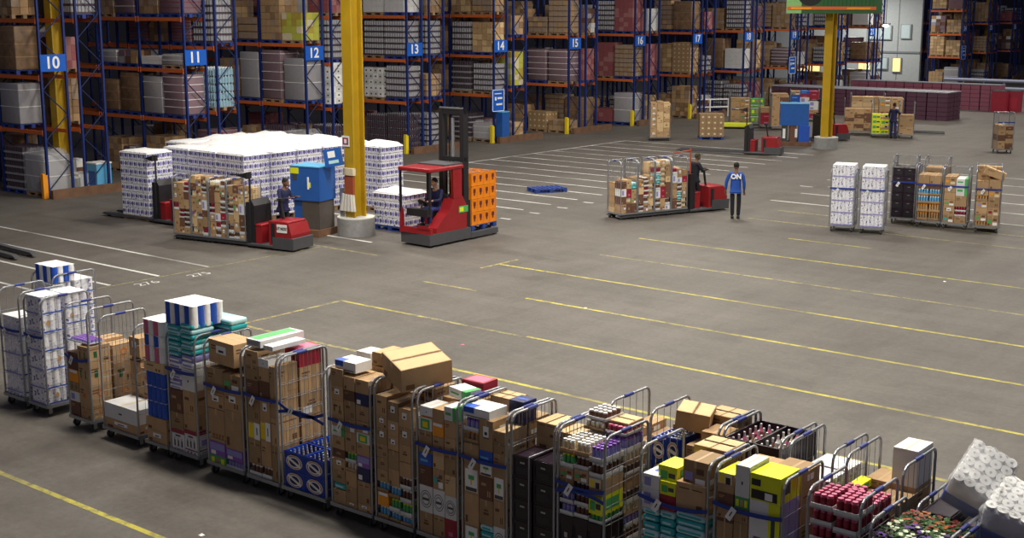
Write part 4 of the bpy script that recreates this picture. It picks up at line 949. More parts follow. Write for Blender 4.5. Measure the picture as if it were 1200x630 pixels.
def person(label, loc, rz, J, jacket, trouser, skin, hair, cap=None, letters=None):
    # J: hip, chest, neck, head (centre), and per side sh, el, wr, hp, kn, an ; local frame: +x right, +y forward
    t = thing('person', label, 'person', loc, rz)
    jt = {'hip': J['hip'], 'chest': J['chest'], 'neck': J['neck'], 'jaw': lerp(J['neck'], J['head'], .6)}
    ed = [('hip', 'chest'), ('chest', 'neck'), ('neck', 'jaw')]; rad = {'hip': (.105, .07), 'chest': (.14, .085), 'neck': .052, 'jaw': .05}
    for s in 'LR':
        sg = -1 if s == 'L' else 1
        for k in ('sh', 'el', 'wr', 'hp', 'kn', 'an'): jt[k+s] = J[k+s]
        d = (Vector(J['wr'+s]) - Vector(J['el'+s])).normalized(); palm = Vector(J['wr'+s]) + d*.07; jt['pm'+s] = tuple(palm)
        ed += [('chest', 'sh'+s), ('sh'+s, 'el'+s), ('el'+s, 'wr'+s), ('wr'+s, 'pm'+s), ('hip', 'hp'+s), ('hp'+s, 'kn'+s), ('kn'+s, 'an'+s)]
        rad.update({'sh'+s: .055, 'el'+s: .04, 'wr'+s: .027, 'pm'+s: (.036, .018), 'hp'+s: .065, 'kn'+s: .05, 'an'+s: .04})
        side = d.cross(Vector((0, 0, 1))); side = side.normalized() if side.length > .1 else Vector((0, 1, 0))
        cur = Vector((0, .45, -1)).normalized()
        for q in range(4):
            b0 = palm + side*(q-1.5)*.019 + d*.02; b1 = b0 + d*(.035 + .006*(1 if q in (1, 2) else 0)); b2 = b1 + (d*.6+cur*.6).normalized()*.03
            for nm_, p in (('a', b0), ('b', b1), ('c', b2)): jt['f%d%s%s' % (q, nm_, s)] = tuple(p); rad['f%d%s%s' % (q, nm_, s)] = .0085
            ed += [('pm'+s, 'f%da%s' % (q, s)), ('f%da%s' % (q, s), 'f%db%s' % (q, s)), ('f%db%s' % (q, s), 'f%dc%s' % (q, s))]
        th = Vector(J['wr'+s]) + d*.03 + side*(-.035); jt['ta'+s] = tuple(th); jt['tb'+s] = tuple(th + d*.035 - side*.015); rad['ta'+s] = .011; rad['tb'+s] = .009
        ed += [('wr'+s, 'ta'+s), ('ta'+s, 'tb'+s)]
    me = skin_mesh(jt, ed, rad, skin, 'body', 'hip')
    # head joined into the same body surface
    hb = MB(); h = J['head']; hb.ell(h, .075, .095, .118, skin, 16, 12); hb.ell((h[0], h[1]+.07, h[2]-.055), .048, .04, .045, skin, 10, 8)
    hb.ell((h[0], h[1]+.1, h[2]-.012), .013, .02, .024, skin, 8, 6)
    for sx in (-1, 1): hb.ell((h[0]+sx*.076, h[1], h[2]-.01), .012, .02, .032, skin, 8, 6); hb.ell((h[0]+sx*.03, h[1]+.085, h[2]+.012), .012, .008, .007, INK, 8, 6)
    hb.ell((h[0], h[1]+.103, h[2]-.06), .022, .006, .007, MAROON, 8, 4)
    hm = hb.mesh('h'); bm = bmesh.new(); bm.from_mesh(me); n0 = len(bm.faces); bm.from_mesh(hm); bm.faces.ensure_lookup_table()
    mats = [skin] + [m for m in hb.m if m is not skin]; idx = [mats.index(m) for m in hb.m]
    fl = [p.material_index for p in hm.polygons]
    for i_, f in enumerate(bm.faces):
        if i_ >= n0: f.material_index = idx[fl[i_-n0]]
    bm.to_mesh(me); bm.free(); me.materials.clear()
    for m in mats: me.materials.append(m)
    link('body', me, t)
    jk = {k: jt[k] for k in ('hip', 'chest')}; jk['hip'] = J['hip']; jk['nk'] = lerp(J['chest'], J['neck'], .75); jk['hem'] = tuple(Vector(J['hip']) - Vector((0, 0, .11)))
    e2 = [('hem', 'hip'), ('hip', 'chest'), ('chest', 'nk')]; r2 = {'hem': (.19, .15), 'hip': (.175, .135), 'chest': (.165, .12), 'nk': .07}
    for s in 'LR':
        jk['sh'+s] = J['sh'+s]; jk['el'+s] = J['el'+s]; jk['wr'+s] = lerp(J['el'+s], J['wr'+s], .93); e2 += [('chest', 'sh'+s), ('sh'+s, 'el'+s), ('el'+s, 'wr'+s)]; r2.update({'sh'+s: .068, 'el'+s: .056, 'wr'+s: .045})
    jo = link('jacket', skin_mesh(jk, e2, r2, jacket, 'jacket', 'hip'), t)
    if letters: text_on(jo, letters, .2, PAPER, (J['chest'][0], J['chest'][1]-.15, J['chest'][2]+.02), R(-90), 'back_lettering', .01)
    e3 = []; r3 = {'hip': (.125, .085)}; tk = {'hip': tuple(Vector(J['hip'])-Vector((0, 0, .09 if J['hip'][2] > .5 else .03)))}
    for s in 'LR':
        tk['hp'+s] = J['hp'+s]; tk['kn'+s] = J['kn'+s]; tk['an'+s] = J['an'+s]; e3 += [('hip', 'hp'+s), ('hp'+s, 'kn'+s), ('kn'+s, 'an'+s)]; r3.update({'hp'+s: .082, 'kn'+s: .072, 'an'+s: .06})
    link('trousers', skin_mesh(tk, e3, r3, trouser, 'trousers', 'hip'), t)
    for s in 'LR':
        a = J['an'+s]; b = MB(); b.rbox(a[0]-.048, a[0]+.048, a[1]-.075, a[1]+.185, a[2]-.085, a[2]+.01, TBLK, .035, 3); b.build('shoe', t)
    b = MB()
    b.ell((h[0], h[1]-.012, h[2]+.03), .083, .1, .1, cap or hair, 14, 10)
    if cap: b.box(h[0]-.06, h[0]+.06, h[1]+.06, h[1]+.16, h[2]+.055, h[2]+.065, cap)
    b.build('cap' if cap else 'hair', t)
    return t
def pose_stand(**kw):
    J = dict(hip=(0, 0, .95), chest=(0, 0, 1.3), neck=(0, .01, 1.5), head=(0, .03, 1.63), shL=(-.185, 0, 1.41), shR=(.185, 0, 1.41), elL=(-.25, -.03, 1.13), elR=(.25, -.03, 1.13), wrL=(-.26, .05, .87), wrR=(.26, .05, .87),
             hpL=(-.1, 0, .9), hpR=(.1, 0, .9), knL=(-.11, .02, .5), knR=(.11, .02, .5), anL=(-.12, 0, .085), anR=(.12, 0, .085)); J.update(kw); return J
px_, py_ = g(861, 256)
person('standing person in a blue jacket with white letters on its back', (px_, py_, 0), R(30), pose_stand(wrL=(-.3, .0, .88), elL=(-.29, -.03, 1.15), anL=(-.08, .0, .085), anR=(.1, .02, .085), knL=(-.09, .02, .5)), JBLU, TRO, SKIN, HAIR, letters='ON')
px_, py_ = g(1046, 162)
person('distant person in dark blue beside the far roll cages', (px_, py_, 0), R(-10), pose_stand(wrL=(-.33, .12, .98), wrR=(.2, .3, 1.25), elR=(.27, .08, 1.2)), JNAV, TROB, SKIN, HAIR)

# ------------------------------------------------------------------ order-picker trucks
def order_picker(label, loc, rz, forks=2.6, plate=None, step=.0, mast_arm='black'):
    # local +x forward (power unit), forks trail to -x ; origin at the backrest panel
    t = thing('order_picker_truck', label, 'warehouse truck', loc, rz, 'red warehouse trucks'); t.scale = (.8, 1, 1); forks = forks/.8
    for s in (-.27, .27):
        b = MB(); b.box(-forks, .05, s-.09, s+.09, .055, .13, TGRY); b.prism([(-forks, .055), (-forks, .13), (-forks-.16, .08)], s-.08, s+.08, TGRY); b.cyl((-forks+.15, s-.05, .045), (-forks+.15, s+.05, .045), .045, RUB, 10); b.build('fork', t)
    b = MB(); b.box(0, .16, -.42, .42, .06, 1.25, TBLK); b.box(.16, .3, -.36, .36, .06, 1.15, TBLK); b.prism([(.16, 1.15), (.3, 1.15), (.16, 1.32)], -.36, .36, TBLK); b.build('backrest_panel', t)
    b = MB(); b.box(.31, .58, -.34, .30, .12, .62, TRED); b.rbox(.3, .59, -.35, .31, .58, .66, TRED, .03); b.build('step_box', t)
    b = MB(); b.rbox(.0, 1.92, -.43, .43, .04, .135, TGRY, .03); b.build('platform', t)
    b = MB(); b.prism([(.95, .13), (1.88, .13), (1.9, .45), (1.78, .74), (.95, .79)], -.41, .41, TRED); b.box(1.05, 1.2, -.42, .42, .2, .73, TBLK)
    b.rbox(.96, 1.75, -.4, .4, .73, .8, TRED, .03); b.build('power_unit', t)
    b = MB(); b.prism([(1.12, .05), (1.98, .05), (2.0, .36), (1.12, .36)], -.44, .44, TGRY); b.build('bumper', t)
    b = MB(); b.cyl((1.2, 0, .76), (1.08, 0, 1.3), .04, TBLK, 8); b.cyl((1.08, -.26, 1.32), (1.08, .26, 1.32), .02, TBLK, 8); b.box(1.0, 1.18, -.09, .09, 1.28, 1.36, TBLK); b.build('steering_column', t)
    b = MB(); m = TBLK if mast_arm == 'black' else mat('rust_red_pole', (.38, .07, .03), .5)
    b.cyl((.08, -.3, 1.2), (.08, -.3, 2.05), .03, m, 8); b.cyl((.08, -.3, 1.98), (-.75, -.3, 1.95), .022, m if mast_arm != 'black' else TBLK, 6)
    if mast_arm == 'black': b.prism([(.08, 2.06), (-.35, 1.95), (.08, 1.88)], -.42, -.2, TBLK)
    b.build('load_guard_post', t)
    if plate:
        b = MB(); b.box(1.3, 1.72, -.425, -.413, .5, .72, PAPER); o = b.build('number_plate', t)
        text_on(o, plate, .1, INK, (1.51, -.43, .61), R(-90), 'plate_lettering', .003)
    return t
def rider(label, truck_loc, rz, jacket, cap=None, skin=SKIN, hold=(.36, 1.32), off=(.72, 0, .135), turn=0):
    # stands on the platform facing the steering column (+x of the truck)
    c, s = math.cos(rz), math.sin(rz); p = (truck_loc[0]+c*off[0]-s*off[1], truck_loc[1]+s*off[0]+c*off[1], off[2])
    J = pose_stand(elL=(-.26, .1, 1.15), elR=(.26, .1, 1.15), wrL=(-.16, hold[0]-.02, hold[1]-.12), wrR=(.16, hold[0]-.02, hold[1]-.12), chest=(0, .04, 1.28), neck=(0, .07, 1.48), head=(0, .1, 1.6), hip=(0, -.03, .94), knL=(-.12, .05, .5), knR=(.12, .05, .5))
    return person(label, p, rz - R(90) + turn, J, jacket, TRO, skin, HAIR, cap)
K3 = ['kr', 'krm', 'jarsd', 'redjar', 'krl', 'kr', 'whf', 'jars', 'krd', 'krm', 'kr', 'red', 'krp', 'kr', 'jarsd']
def cage_train(fr, n, wd, seeds, tops, truckname, kinds=K3, back=False, D=.74, H=1.8):
    posn = ['rearmost', 'second', 'third', 'foremost']
    for k in range(n):
        x0 = k*wd; roll_cage('%s roll cage carried by the %s red truck' % (posn[k], truckname), x0, x0+wd-.015, y0=0, D=D, H=H, fr=fr, straps=(), group='roll cages on the trucks', back=back)
        r = random.Random(seeds+k); cs = []
        for q in range(3):
            cs.append((x0+.035+(wd-.085)*q/3, x0+.035+(wd-.085)*(q+1)/3, fill(tops[k]+r.uniform(-.06, .06), kinds, seeds*10+k*3+q, hmin=.17, hmax=.32)))
        stack(cs, .012, D*.5, .195, '%s %s-truck cage' % (posn[k], truckname), 'near', fr)
        r = random.Random(seeds+k+50)
        cs2 = [(x0+.035+(wd-.085)*q/2, x0+.035+(wd-.085)*(q+1)/2, fill(tops[k]+r.uniform(-.1, .05), ['kr', 'krl', 'krp'], seeds*20+k*3+q, hmin=.25, hmax=.4)) for q in range(2)]
        stack(cs2, D*.52, D-.02, .195, '%s %s-truck cage' % (posn[k], truckname), 'far', fr)
# truck 1, by the yellow column
T1 = Frame(-30.72, 22.66, R(10.3))
cage_train(T1, 4, .655, 61, (1.62, 1.8, 1.75, 1.65), 'left')
tl = T1(2.68, .38)
order_picker('red order picker truck with white number plate, by the yellow column', tl, T1.yaw, plate='UT NO23')
rider('rider in a navy jacket on the red truck by the blue cabinet', tl, T1.yaw, JNAV, off=(.62, .42, .135))
# truck 2, centre
T2 = Frame(-22.81, 33.35, R(70.5))
cage_train(T2, 4, .655, 71, (1.2, 1.25, 1.75, 1.45), 'centre', kinds=K3 + ['teal', 'whf', 'krd'], back=True)
# its near long side faces +x/-y : cages sit to the far side of the edge line
tl2 = T2(2.68, .38)
order_picker('red order picker truck in the middle of the open floor', tl2, T2.yaw, mast_arm='orange')
rider('rider in dark clothes and cap leaning over the centre red truck', tl2, T2.yaw, JBLK, cap=mat('olive_cap', (.05, .05, .03), .8), off=(.5, 0, .135))
# truck 3, behind the left one, with a pallet of toilet rolls on its forks
order_picker('red order picker truck holding a toilet roll pallet on its forks', (-33.5, 24.4, 0), R(4), forks=2.4)
# truck 4, far, parked
fx, fy = g(873, 181)
order_picker('parked red order picker truck far off near the second yellow column', (fx-.15, fy+.35, 0), R(16), forks=3.0)
# forks of a truck just outside the left edge
ftr = (-34.6, 18.25)
b = MB()
for yy in (0, .5):
    b.box(-1.9, 1.6, yy-.08, yy+.08, .05, .13, TGRY); b.prism([(1.6, .05), (1.6, .13), (1.78, .07)], yy-.07, yy+.07, TGRY); b.cyl((1.45, yy-.06, .045), (1.45, yy+.06, .045), .045, RUB, 10)
b.box(-2.0, -1.9, -.2, .7, .05, .9, TRED)
o = b.build('pallet_truck', None, (ftr[0]+1.6, ftr[1], 0), R(-4)); tag(o, 'pair of dark truck forks low on the floor at the left edge', 'warehouse truck')

# ------------------------------------------------------------------ toilet-roll pallets
def tp_mesh(w_, d, nl, nx, ny):
    lh = .245; b = MB(); r = random.Random(nl)
    for l in range(nl):
        for i in range(nx):
            for j in range(ny):
                if 0 < i < nx-1 and 0 < j < ny-1: continue
                x0, x1 = -w_/2+w_*i/nx+.005, -w_/2+w_*(i+1)/nx-.005; y0, y1 = -d/2+d*j/ny+.005, -d/2+d*(j+1)/ny-.005; z0, z1 = l*lh+.004, (l+1)*lh-.01
                b.box(x0, x1, y0, y1, z0, z1, PFILM)
                for q in (0, 1):
                    if j == 0: b.disc((x0+(x1-x0)*(.27+.46*q), y0-.004, (z0+z1)/2), (1, 0, 0), (0, 0, 1), .045, .062, LAV if q else NAVYP, 8)
                    if i == nx-1: b.disc((x1+.004, y0+(y1-y0)*(.27+.46*q), (z0+z1)/2), (0, 1, 0), (0, 0, 1), .045, .062, LAV if q else NAVYP, 8)
    return b.mesh('roll_packs')
NAVYP = mat('indigo_print', (.10, .10, .26), .5)
def cover_mesh(w_, d, seed):
    b = MB(); n = 8; r = random.Random(seed); vs = []
    for i in range(n+1):
        for j in range(n+1):
            x, y = -w_/2-.02+(w_+.04)*i/n, -d/2-.02+(d+.04)*j/n
            e = i in (0, n) or j in (0, n)
            vs.append((x, y, -.05 if e else .03+.09*mnoise.noise(Vector((x*1.5+seed, y*1.5, seed)))+.02))
    fs = [(i*(n+1)+j, (i+1)*(n+1)+j, (i+1)*(n+1)+j+1, i*(n+1)+j+1) for i in range(n) for j in range(n)]
    return b.add(vs, fs, FILM, True).mesh('plastic_cover')
TPM = tp_mesh(1.24, .98, 8, 6, 5); TPL = tp_mesh(1.2, .98, 4, 6, 5); CV = [cover_mesh(1.24, .98, s) for s in range(4)]
def tp_pallet(loc, rz, label, low=False, z=0, s=0):
    t = thing('toilet_roll_pallet', label, 'pallet load', (loc[0], loc[1], z), rz, 'toilet roll pallets')
    link('wooden_pallet', pallet_mesh(1.2, 1.0, PALB if low else PALW), t)
    o = link('roll_packs', TPL if low else TPM, t); o.location = (0, 0, .146)
    o = link('plastic_cover', CV[s % 4], t); o.location = (0, 0, .146 + (.98 if low else 1.96)); return t
for i in range(4):
    for j in range(5):
        if i == 0 and j == 0: continue
        tp_pallet((-35.68+1.32*i+.02, 26.05+1.08*j, 0), 0, 'tall toilet roll pallet, %s from left, %s row from the front' % (ordw(i).replace('lowest', 'first'), ordw(j).replace('lowest', 'first')), s=i+j)
tp_pallet((-34.42, 24.5, .135), R(4), 'tall toilet roll pallet carried on the forks of a truck', s=1)
tp_pallet((-30.2, 30.35, 0), 0, 'tall toilet roll pallet just right of the yellow column', s=2)
tp_pallet((-27.0, 28.0, 0), R(3), 'low toilet roll pallet, four layers, beside the forklift', low=True, s=3)

# ------------------------------------------------------------------ yellow columns
def column(label, x, y, near=True):
    t = thing('steel_column', label, 'column', (x, y, 0))
    b = MB(); w_, d, f = .38, .46, .045
    b.box(-w_/2, w_/2, -d/2, -d/2+f, 0, 12, CYEL); b.box(-w_/2, w_/2, d/2-f, d/2, 0, 12, CYEL); b.box(-.03, .03, -d/2+f, d/2-f, 0, 12, CYEL); b.build('beam', t)
    b = MB(); b.cyl((0, 0, 0), (0, 0, .5), .54, CONC, 32); b.cyl((0, 0, .5), (0, 0, .53), .54, mat('drum_top', (.55, .55, .52), .7), 32); b.build('drum_base', t)
    return t
c1 = column('near yellow steel column standing in a grey drum', -27.27, 26.45)
c2 = column('far yellow steel column behind the parked truck', -27.3, 56.5)
c3 = column('yellow steel column standing between the racks under sign ten', -41.62, 26.17)
c4 = column('distant yellow steel column in the racks at upper right', -41.9, 117.2)
b = MB(); b.box(-.24, .06, -.262, -.252, 2.55, 2.85, PAPER); b.box(-.2, .02, -.266, -.262, 2.6, 2.8, MAROON); b.box(-.14, -.04, -.27, -.266, 2.64, 2.76, PAPER); b.build('notice', c1)
b = MB(); b.box(-.12, .28, -.36, -.25, 1.75, 1.95, CREAM); b.box(-.1, .24, -.33, -.25, 1.2, 1.72, mat('rusty_red_box', (.35, .08, .03), .6)); b.build('reel_bracket', c1)
b = MB()
for k in range(9): x = -.24+.06*k; b.cyl((x*.8, -.29-.02*(k % 2), 1.2), (x*1.15, -.32-.03*(k % 2), .72), .045, mat('white_sacking', (.62, .6, .55), .8), 7)
b.build('hanging_sacking', c1)
b = MB(); b.box(-.34, -.24, -.3, -.2, .53, 1.35, GREYT); b.build('conduit', c1)
b = MB(); T_ = Matrix.Translation((-.05, -.35, 2.3)) @ Matrix.Rotation(R(-12), 4, 'Y') @ Matrix.Rotation(R(25), 4, 'Z')
b.box(-.55, -.05, -.2, -.05, -.25, .25, CBLUE, T_); b.box(-.42, -.2, -.206, -.2, 0, .18, PAPER, T_); b.box(-.42, -.12, -.206, -.2, -.17, -.08, TEALL, T_); b.build('blue_terminal', c1)
# blue cabinet on a dark stand by the column
t = thing('workstation_cabinet', 'blue steel cabinet on a dark stand beside the near yellow column', 'cabinet', (-28.28, 25.75, 0), R(12))
b = MB(); b.box(-.5, .5, -.4, .4, 1.02, 1.98, CBLUE); b.box(-.52, .52, -.42, .42, 1.98, 2.01, SKY); b.build('body', t)
b = MB(); b.box(-.48, -.2, -.41, -.4, 1.78, 1.95, NEON); b.box(-.42, -.26, -.408, -.4, 1.6, 1.78, DGREY); b.build('sticker', t)
b = MB(); b.box(.1, .15, -.42, -.4, 1.35, 1.7, PAPER); b.box(.15, .2, -.41, -.4, 1.4, 1.55, NEON); b.build('handle', t)
b = MB(); b.box(-.14, .46, -.36, .36, .2, 1.02, mat('dark_stand_panel', (.09, .075, .07), .6)); b.build('stand', t)
b = MB(); b.box(-.46, -.16, -.3, .3, .2, 1.0, CBLUE); b.build('side_bin', t)
b = MB(); b.box(-.5, .5, -.5, .46, 0, .2, WOOD); b.build('plinth', t)

# ------------------------------------------------------------------ reach truck with orange crates
FT = (-24.65, 26.1); ftz = R(2)
t = thing('forklift', 'red reach truck forklift lifting orange bottle crates', 'forklift', (FT[0], FT[1], 0), ftz)
def P2(pts): return pts
b = MB(); b.add([(-.56,.08,.06),(.56,.0,.06),(.58,1.75,.06),(-.58,1.75,.06),(-.56,.08,.36),(.56,.0,.36),(.58,1.75,.36),(-.58,1.75,.36)], [(0,3,2,1),(4,5,6,7),(0,1,5,4),(1,2,6,5),(2,3,7,6),(3,0,4,7)], TGRY); b.build('skirt', t)
def prof(x0, x1, poly, m, name):   # polygon in (y,z) extruded along x
    q = MB(); n = len(poly); vs = [(x0, y, z) for y, z in poly] + [(x1, y, z) for y, z in poly]
    q.add(vs, [tuple(range(n-1, -1, -1)), tuple(range(n, 2*n))] + [(i, (i+1) % n, n+(i+1) % n, n+i) for i in range(n)], m); return q.build(name, t)
prof(.2, .55, [(.28, .36), (1.6, .36), (1.6, 1.0), (1.42, 1.28), (1.25, 1.32), (1.05, 1.28), (.85, .95), (.3, .5)], TRED, 'body')
prof(-.55, .2, [(1.05, .36), (1.6, .36), (1.6, 1.0), (1.42, 1.28), (1.1, 1.3)], TRED, 'engine_cover')
prof(-.56, .56, [(.02, .36), (.12, .36), (.12, .52), (.03, .52)], TRED, 'rear_panel')
prof(-.56, -.46, [(.02, .52), (.12, .52), (.1, .95), (.04, 1.05)], TRED, 'control_shroud')
prof(.48, .56, [(1.02, 1.25), (1.38, 1.25), (1.38, 2.05), (1.0, 2.1)], TRED, 'side_pillar')
b = MB(); b.rbox(-.58, .58, .0, 1.45, 2.05, 2.16, TRED, .03); b.box(-.5, .5, .75, 1.5, 2.16, 2.2, TGRY); b.build('roof', t)
for (x, y) in ((-.53, .05), (.53, .05), (-.53, 1.2)): b = MB(); b.box(x-.025, x+.025, y-.03, y+.03, .9, 2.06, TBLK); b.build('roof_post', t)
b = MB(); b.rbox(-.25, .35, .75, 1.15, .75, .87, TBLK, .03); b.rbox(-.25, .35, 1.02, 1.14, .85, 1.35, TBLK, .03); b.build('seat', t)
b = MB(); b.box(-.45, .3, .2, .4, .8, 1.0, TBLK); b.box(-.3, .1, .15, .9, .36, .42, TBLK); b.cyl((0, .3, 1.0), (0, .36, 1.15), .03, TBLK, 8); b.cyl((0, .36, 1.15), (0, .38, 1.17), .15, TBLK, 14); b.build('control_panel', t)
b = MB(); b.box(.552, .558, 1.25, 1.65, .82, 1.0, GRN); b.box(.558, .56, 1.28, 1.45, .85, .97, NEON); b.box(.1, .5, -.005, .0, .5, .6, TRED); b.build('green_label', t)
for sx in (-.38, .38):
    b = MB(); b.box(sx-.07, sx+.07, 1.6, 1.76, .1, 3.65, TBLK); b.box(sx-.045, sx+.045, 1.76, 1.84, .1, 3.5, TBLK); b.build('mast_rail', t)
b = MB(); b.box(-.45, .45, 1.62, 1.74, 3.5, 3.65, TBLK); b.box(-.45, .45, 1.62, 1.74, 2.2, 2.32, TBLK); b.box(-.45, .45, 1.62, 1.74, .3, .5, TBLK); b.cyl((0, 1.68, .4), (0, 1.68, 3.4), .05, GREYT, 10); b.cyl((-.14, 1.7, .4), (-.14, 1.7, 3.2), .02, TBLK, 6); b.box(-.42, .42, 1.6, 1.63, 3.66, 3.7, GREYT); b.build('mast_crossbar', t)
b = MB(); b.box(-.42, .42, 1.85, 1.91, .3, 1.1, TBLK); b.build('fork_carriage', t)
for sx in (-.3, .3): b = MB(); b.box(sx-.06, sx+.06, 1.88, 2.95, .17, .21, TBLK); b.build('fork', t)
for sx in (-.52, .52): b = MB(); b.box(sx-.07, sx+.07, 1.75, 2.98, .05, .2, TGRY); b.cyl((sx-.05, 2.88, .08), (sx+.05, 2.88, .08), .08, RUB, 12); b.build('support_leg', t)
tag(pallet_mb(.82, 1.14, PALB).build('wooden_pallet', None, (FT[0]-.03, FT[1]+2.49, .212), ftz), 'blue pallet on the forklift forks under orange crates', 'pallet')
frc = Frame(FT[0]-.03, FT[1]+2.49, ftz)
for a in range(2):
    for c in range(4):
        for k in range(4):
            item('crateo', -.4+.4*a, .4*a, -.56+.28*c, -.28+.28*c, .358+.37*k, .728+.37*k, 'orange bottle crate, %s layer, %s column, %s from the mast' % (ordw(k), 'right' if a else 'left', ordw(c).replace('lowest', 'first')), 'orange bottle crates', frc)
J = dict(hip=(0, .0, .0), chest=(0, .06, .38), neck=(0, .1, .6), head=(0, .13, .73), shL=(-.2, .05, .52), shR=(.2, .05, .52), elL=(-.24, .18, .25), elR=(.24, .18, .25), wrL=(-.15, .42, .25), wrR=(.15, .42, .25),
         hpL=(-.1, .03, -.02), hpR=(.1, .03, -.02), knL=(-.13, .46, .02), knR=(.13, .46, .02), anL=(-.13, .5, -.38), anR=(.13, .5, -.38))
pp = Frame(FT[0], FT[1], ftz)(.05, .93)
person('driver in dark blue seated in the red reach truck', (pp[0], pp[1], .96), R(182), J, JNAV, TROB, SKINL, HAIR)

# ------------------------------------------------------------------ blue pallet on the floor
o = link('wooden_pallet', pallet_mesh(1.2, .8, PALB)); o.location = (*g(641, 224), 0); o.rotation_euler = (0, 0, R(62)); tag(o, 'empty blue pallet lying alone on the white-lined floor', 'pallet')

# ------------------------------------------------------------------ right-hand group of cages
def far_cage(cx, cy, yaw, cage, label, cols, rear=None, wd=.72, D=.8, H=1.8, straps=((1.25, .0),), kinds=None, **kw):
    fr = Frame(cx, cy, yaw); roll_cage(label, 0, wd, y0=0, D=D, H=H, fr=fr, straps=straps, **kw)
    n = len(cols); lo, hi = .035, wd-.035
    stack([(lo+(hi-lo)*q/n, lo+(hi-lo)*(q+1)/n, its) for q, its in enumerate(cols)], .012, D*.49, .195, cage, 'front', fr)
    bc = rear or cols; n = len(bc)
    stack([(lo+(hi-lo)*q/n, lo+(hi-lo)*(q+1)/n, its) for q, its in enumerate(bc)], D*.51, D-.02, .195, cage, 'rear', fr)
TPS = [(1.95, 'tp'), (1.6, 'tp'), (1.25, 'tp'), (.9, 'tp'), (.55, 'tp')]
yw = R(18)
far_cage(-16.98, 35.55, yw, 'left white-pack cage', 'left of two roll cages of white roll packs standing apart', [TPS])
far_cage(-16.14, 35.72, yw, 'right white-pack cage', 'right of two roll cages of white roll packs standing apart', [TPS])
CRS = [(.45+.25*k, 'crate') for k in range(5, -1, -1)]
far_cage(-16.2, 38.05, R(14), 'black-crate cage', 'roll cage of black crates behind the two white-pack cages', [CRS, CRS])
far_cage(-15.36, 37.95, R(14), 'orange-bottle cage', 'roll cage with orange bottles at its base, right of black crates', [[(1.55, 'kr'), (1.3, 'krd'), (1.15, 'btl'), (.95, 'btl'), (.7, 'eggs'), (.45, 'eggs')]]*2, back=True)
far_cage(-14.6, 38.05, R(14), 'green-labelled far cage', 'roll cage of mixed cartons with red packs low, right group', [fill(1.55, ['kr', 'krm', 'krl'], 81) , fill(1.5, ['kr', 'grnw', 'redjar'], 82)], back=True)
far_cage(-13.62, 38.0, R(20), 'leaning-box cage', 'rightmost roll cage of the far group with a carton leaning on top', [fill(1.5, ['kr', 'eggs', 'krm', 'kr'], 83), fill(1.55, ['kr', 'kro', 'krm', 'kr'], 84)], rear=[fill(1.9, ['kr', 'krd'], 85), fill(1.88, ['kr', 'krd'], 86)])
item('krf', -13.55, -12.95, 38.2, 38.5, 1.62, 1.84, 'long brown carton leaning on the rightmost far cage', 'goods in the roll cages', rot=(0, R(20), R(20)))
far_cage(-14.05, 39.2, R(20), 'hidden middle cage', 'roll cage of brown cartons set behind the right group', [fill(1.5, ['kr', 'krd'], 87)]*1, back=True)
far_cage(-17.0, 40.0, R(14), 'rear empty cage', 'empty wire roll cage behind the white-pack cages', [[(.5, 'kr')]], back=True, straps=())
far_cage(-16.1, 40.3, R(14), 'rear low cage', 'nearly empty wire roll cage behind the black crates', [[(1.5, 'kr'), (1.0, 'kr')]], back=True, straps=())
far_cage(-20.45, 59.3, R(35), 'top-right cage', 'lone roll cage of brown goods at the right edge of the floor', [fill(1.25, ['kr', 'krm', 'krd'], 88), fill(1.2, ['kr', 'krd'], 89)], back=True, straps=((1.35, 0),))

# ------------------------------------------------------------------ middle distance
far_cage(-35.45, 54.2, R(38), 'dotted-carton cage', 'lone roll cage of brown cartons beside the rack signed 16', [fill(1.85, ['kr', 'krl'], 90), fill(1.9, ['kr', 'krp'], 91), fill(1.85, ['kr', 'krp'], 92)], wd=1.0, straps=())
pallet_load('paledot', 1.1, (-33.7, 57.0, 0), R(36), 'pallet of white-dotted brown cartons alone on the far floor')
def yellow_base(x, y, rz, label):
    b = MB(); b.box(-.95, .95, -.5, .5, .12, .26, NEON)
    for sx in (-.8, .8):
        for sy in (-.38, .38): b.cyl((sx, sy-.03, .07), (sx, sy+.03, .07), .07, RUB, 10)
        b.box(sx-.04, sx+.04, -.4, .4, .06, .12, NEON)
    tag(b.build('trolley', None, (x, y, 0), rz), label, 'trolley')
yx, yy_ = g(860, 150); yellow_base(yx, yy_, R(30), 'low yellow trolley left of the parked red truck')
def dist_cage(px, py, yaw, n, cage, label, top, kinds, seed, wd=.8, **kw):
    x, y = g(px, py); far_cage(x, y, yaw, cage, label, [fill(top, kinds, seed+q) for q in range(n)], wd=wd, straps=(), **kw)
dist_cage(855, 147, R(36), 2, 'yellow-trolley cage', 'roll cage of brown cartons near the low yellow trolley', 1.5, ['kr', 'krm', 'kr'], 200, wd=1.1)
dist_cage(878, 147, R(36), 1, 'green cage', 'roll cage of green goods near the low yellow trolley', 1.45, ['green', 'jarsg', 'green'], 210, wd=.8)
dist_cage(903, 152, R(36), 2, 'tall brown far cage', 'tall roll cage of brown cartons left of the far blue cabinet', 1.9, ['kr', 'kr', 'krd'], 220, wd=.9)
dist_cage(890, 150, R(36), 1, 'red-trim far cage', 'low roll cage of dark cartons behind the parked truck', 1.1, ['krd', 'kr', 'red'], 230, wd=.7)
t = thing('workstation_cabinet', 'blue steel cabinet beside the far yellow column', 'cabinet', (*g(932, 170), 0), R(30))
b = MB(); b.box(-.75, .55, -.4, .4, .95, 1.95, CBLUE); b.box(-.77, .57, -.42, .42, 1.95, 1.98, SKY); b.build('body', t)
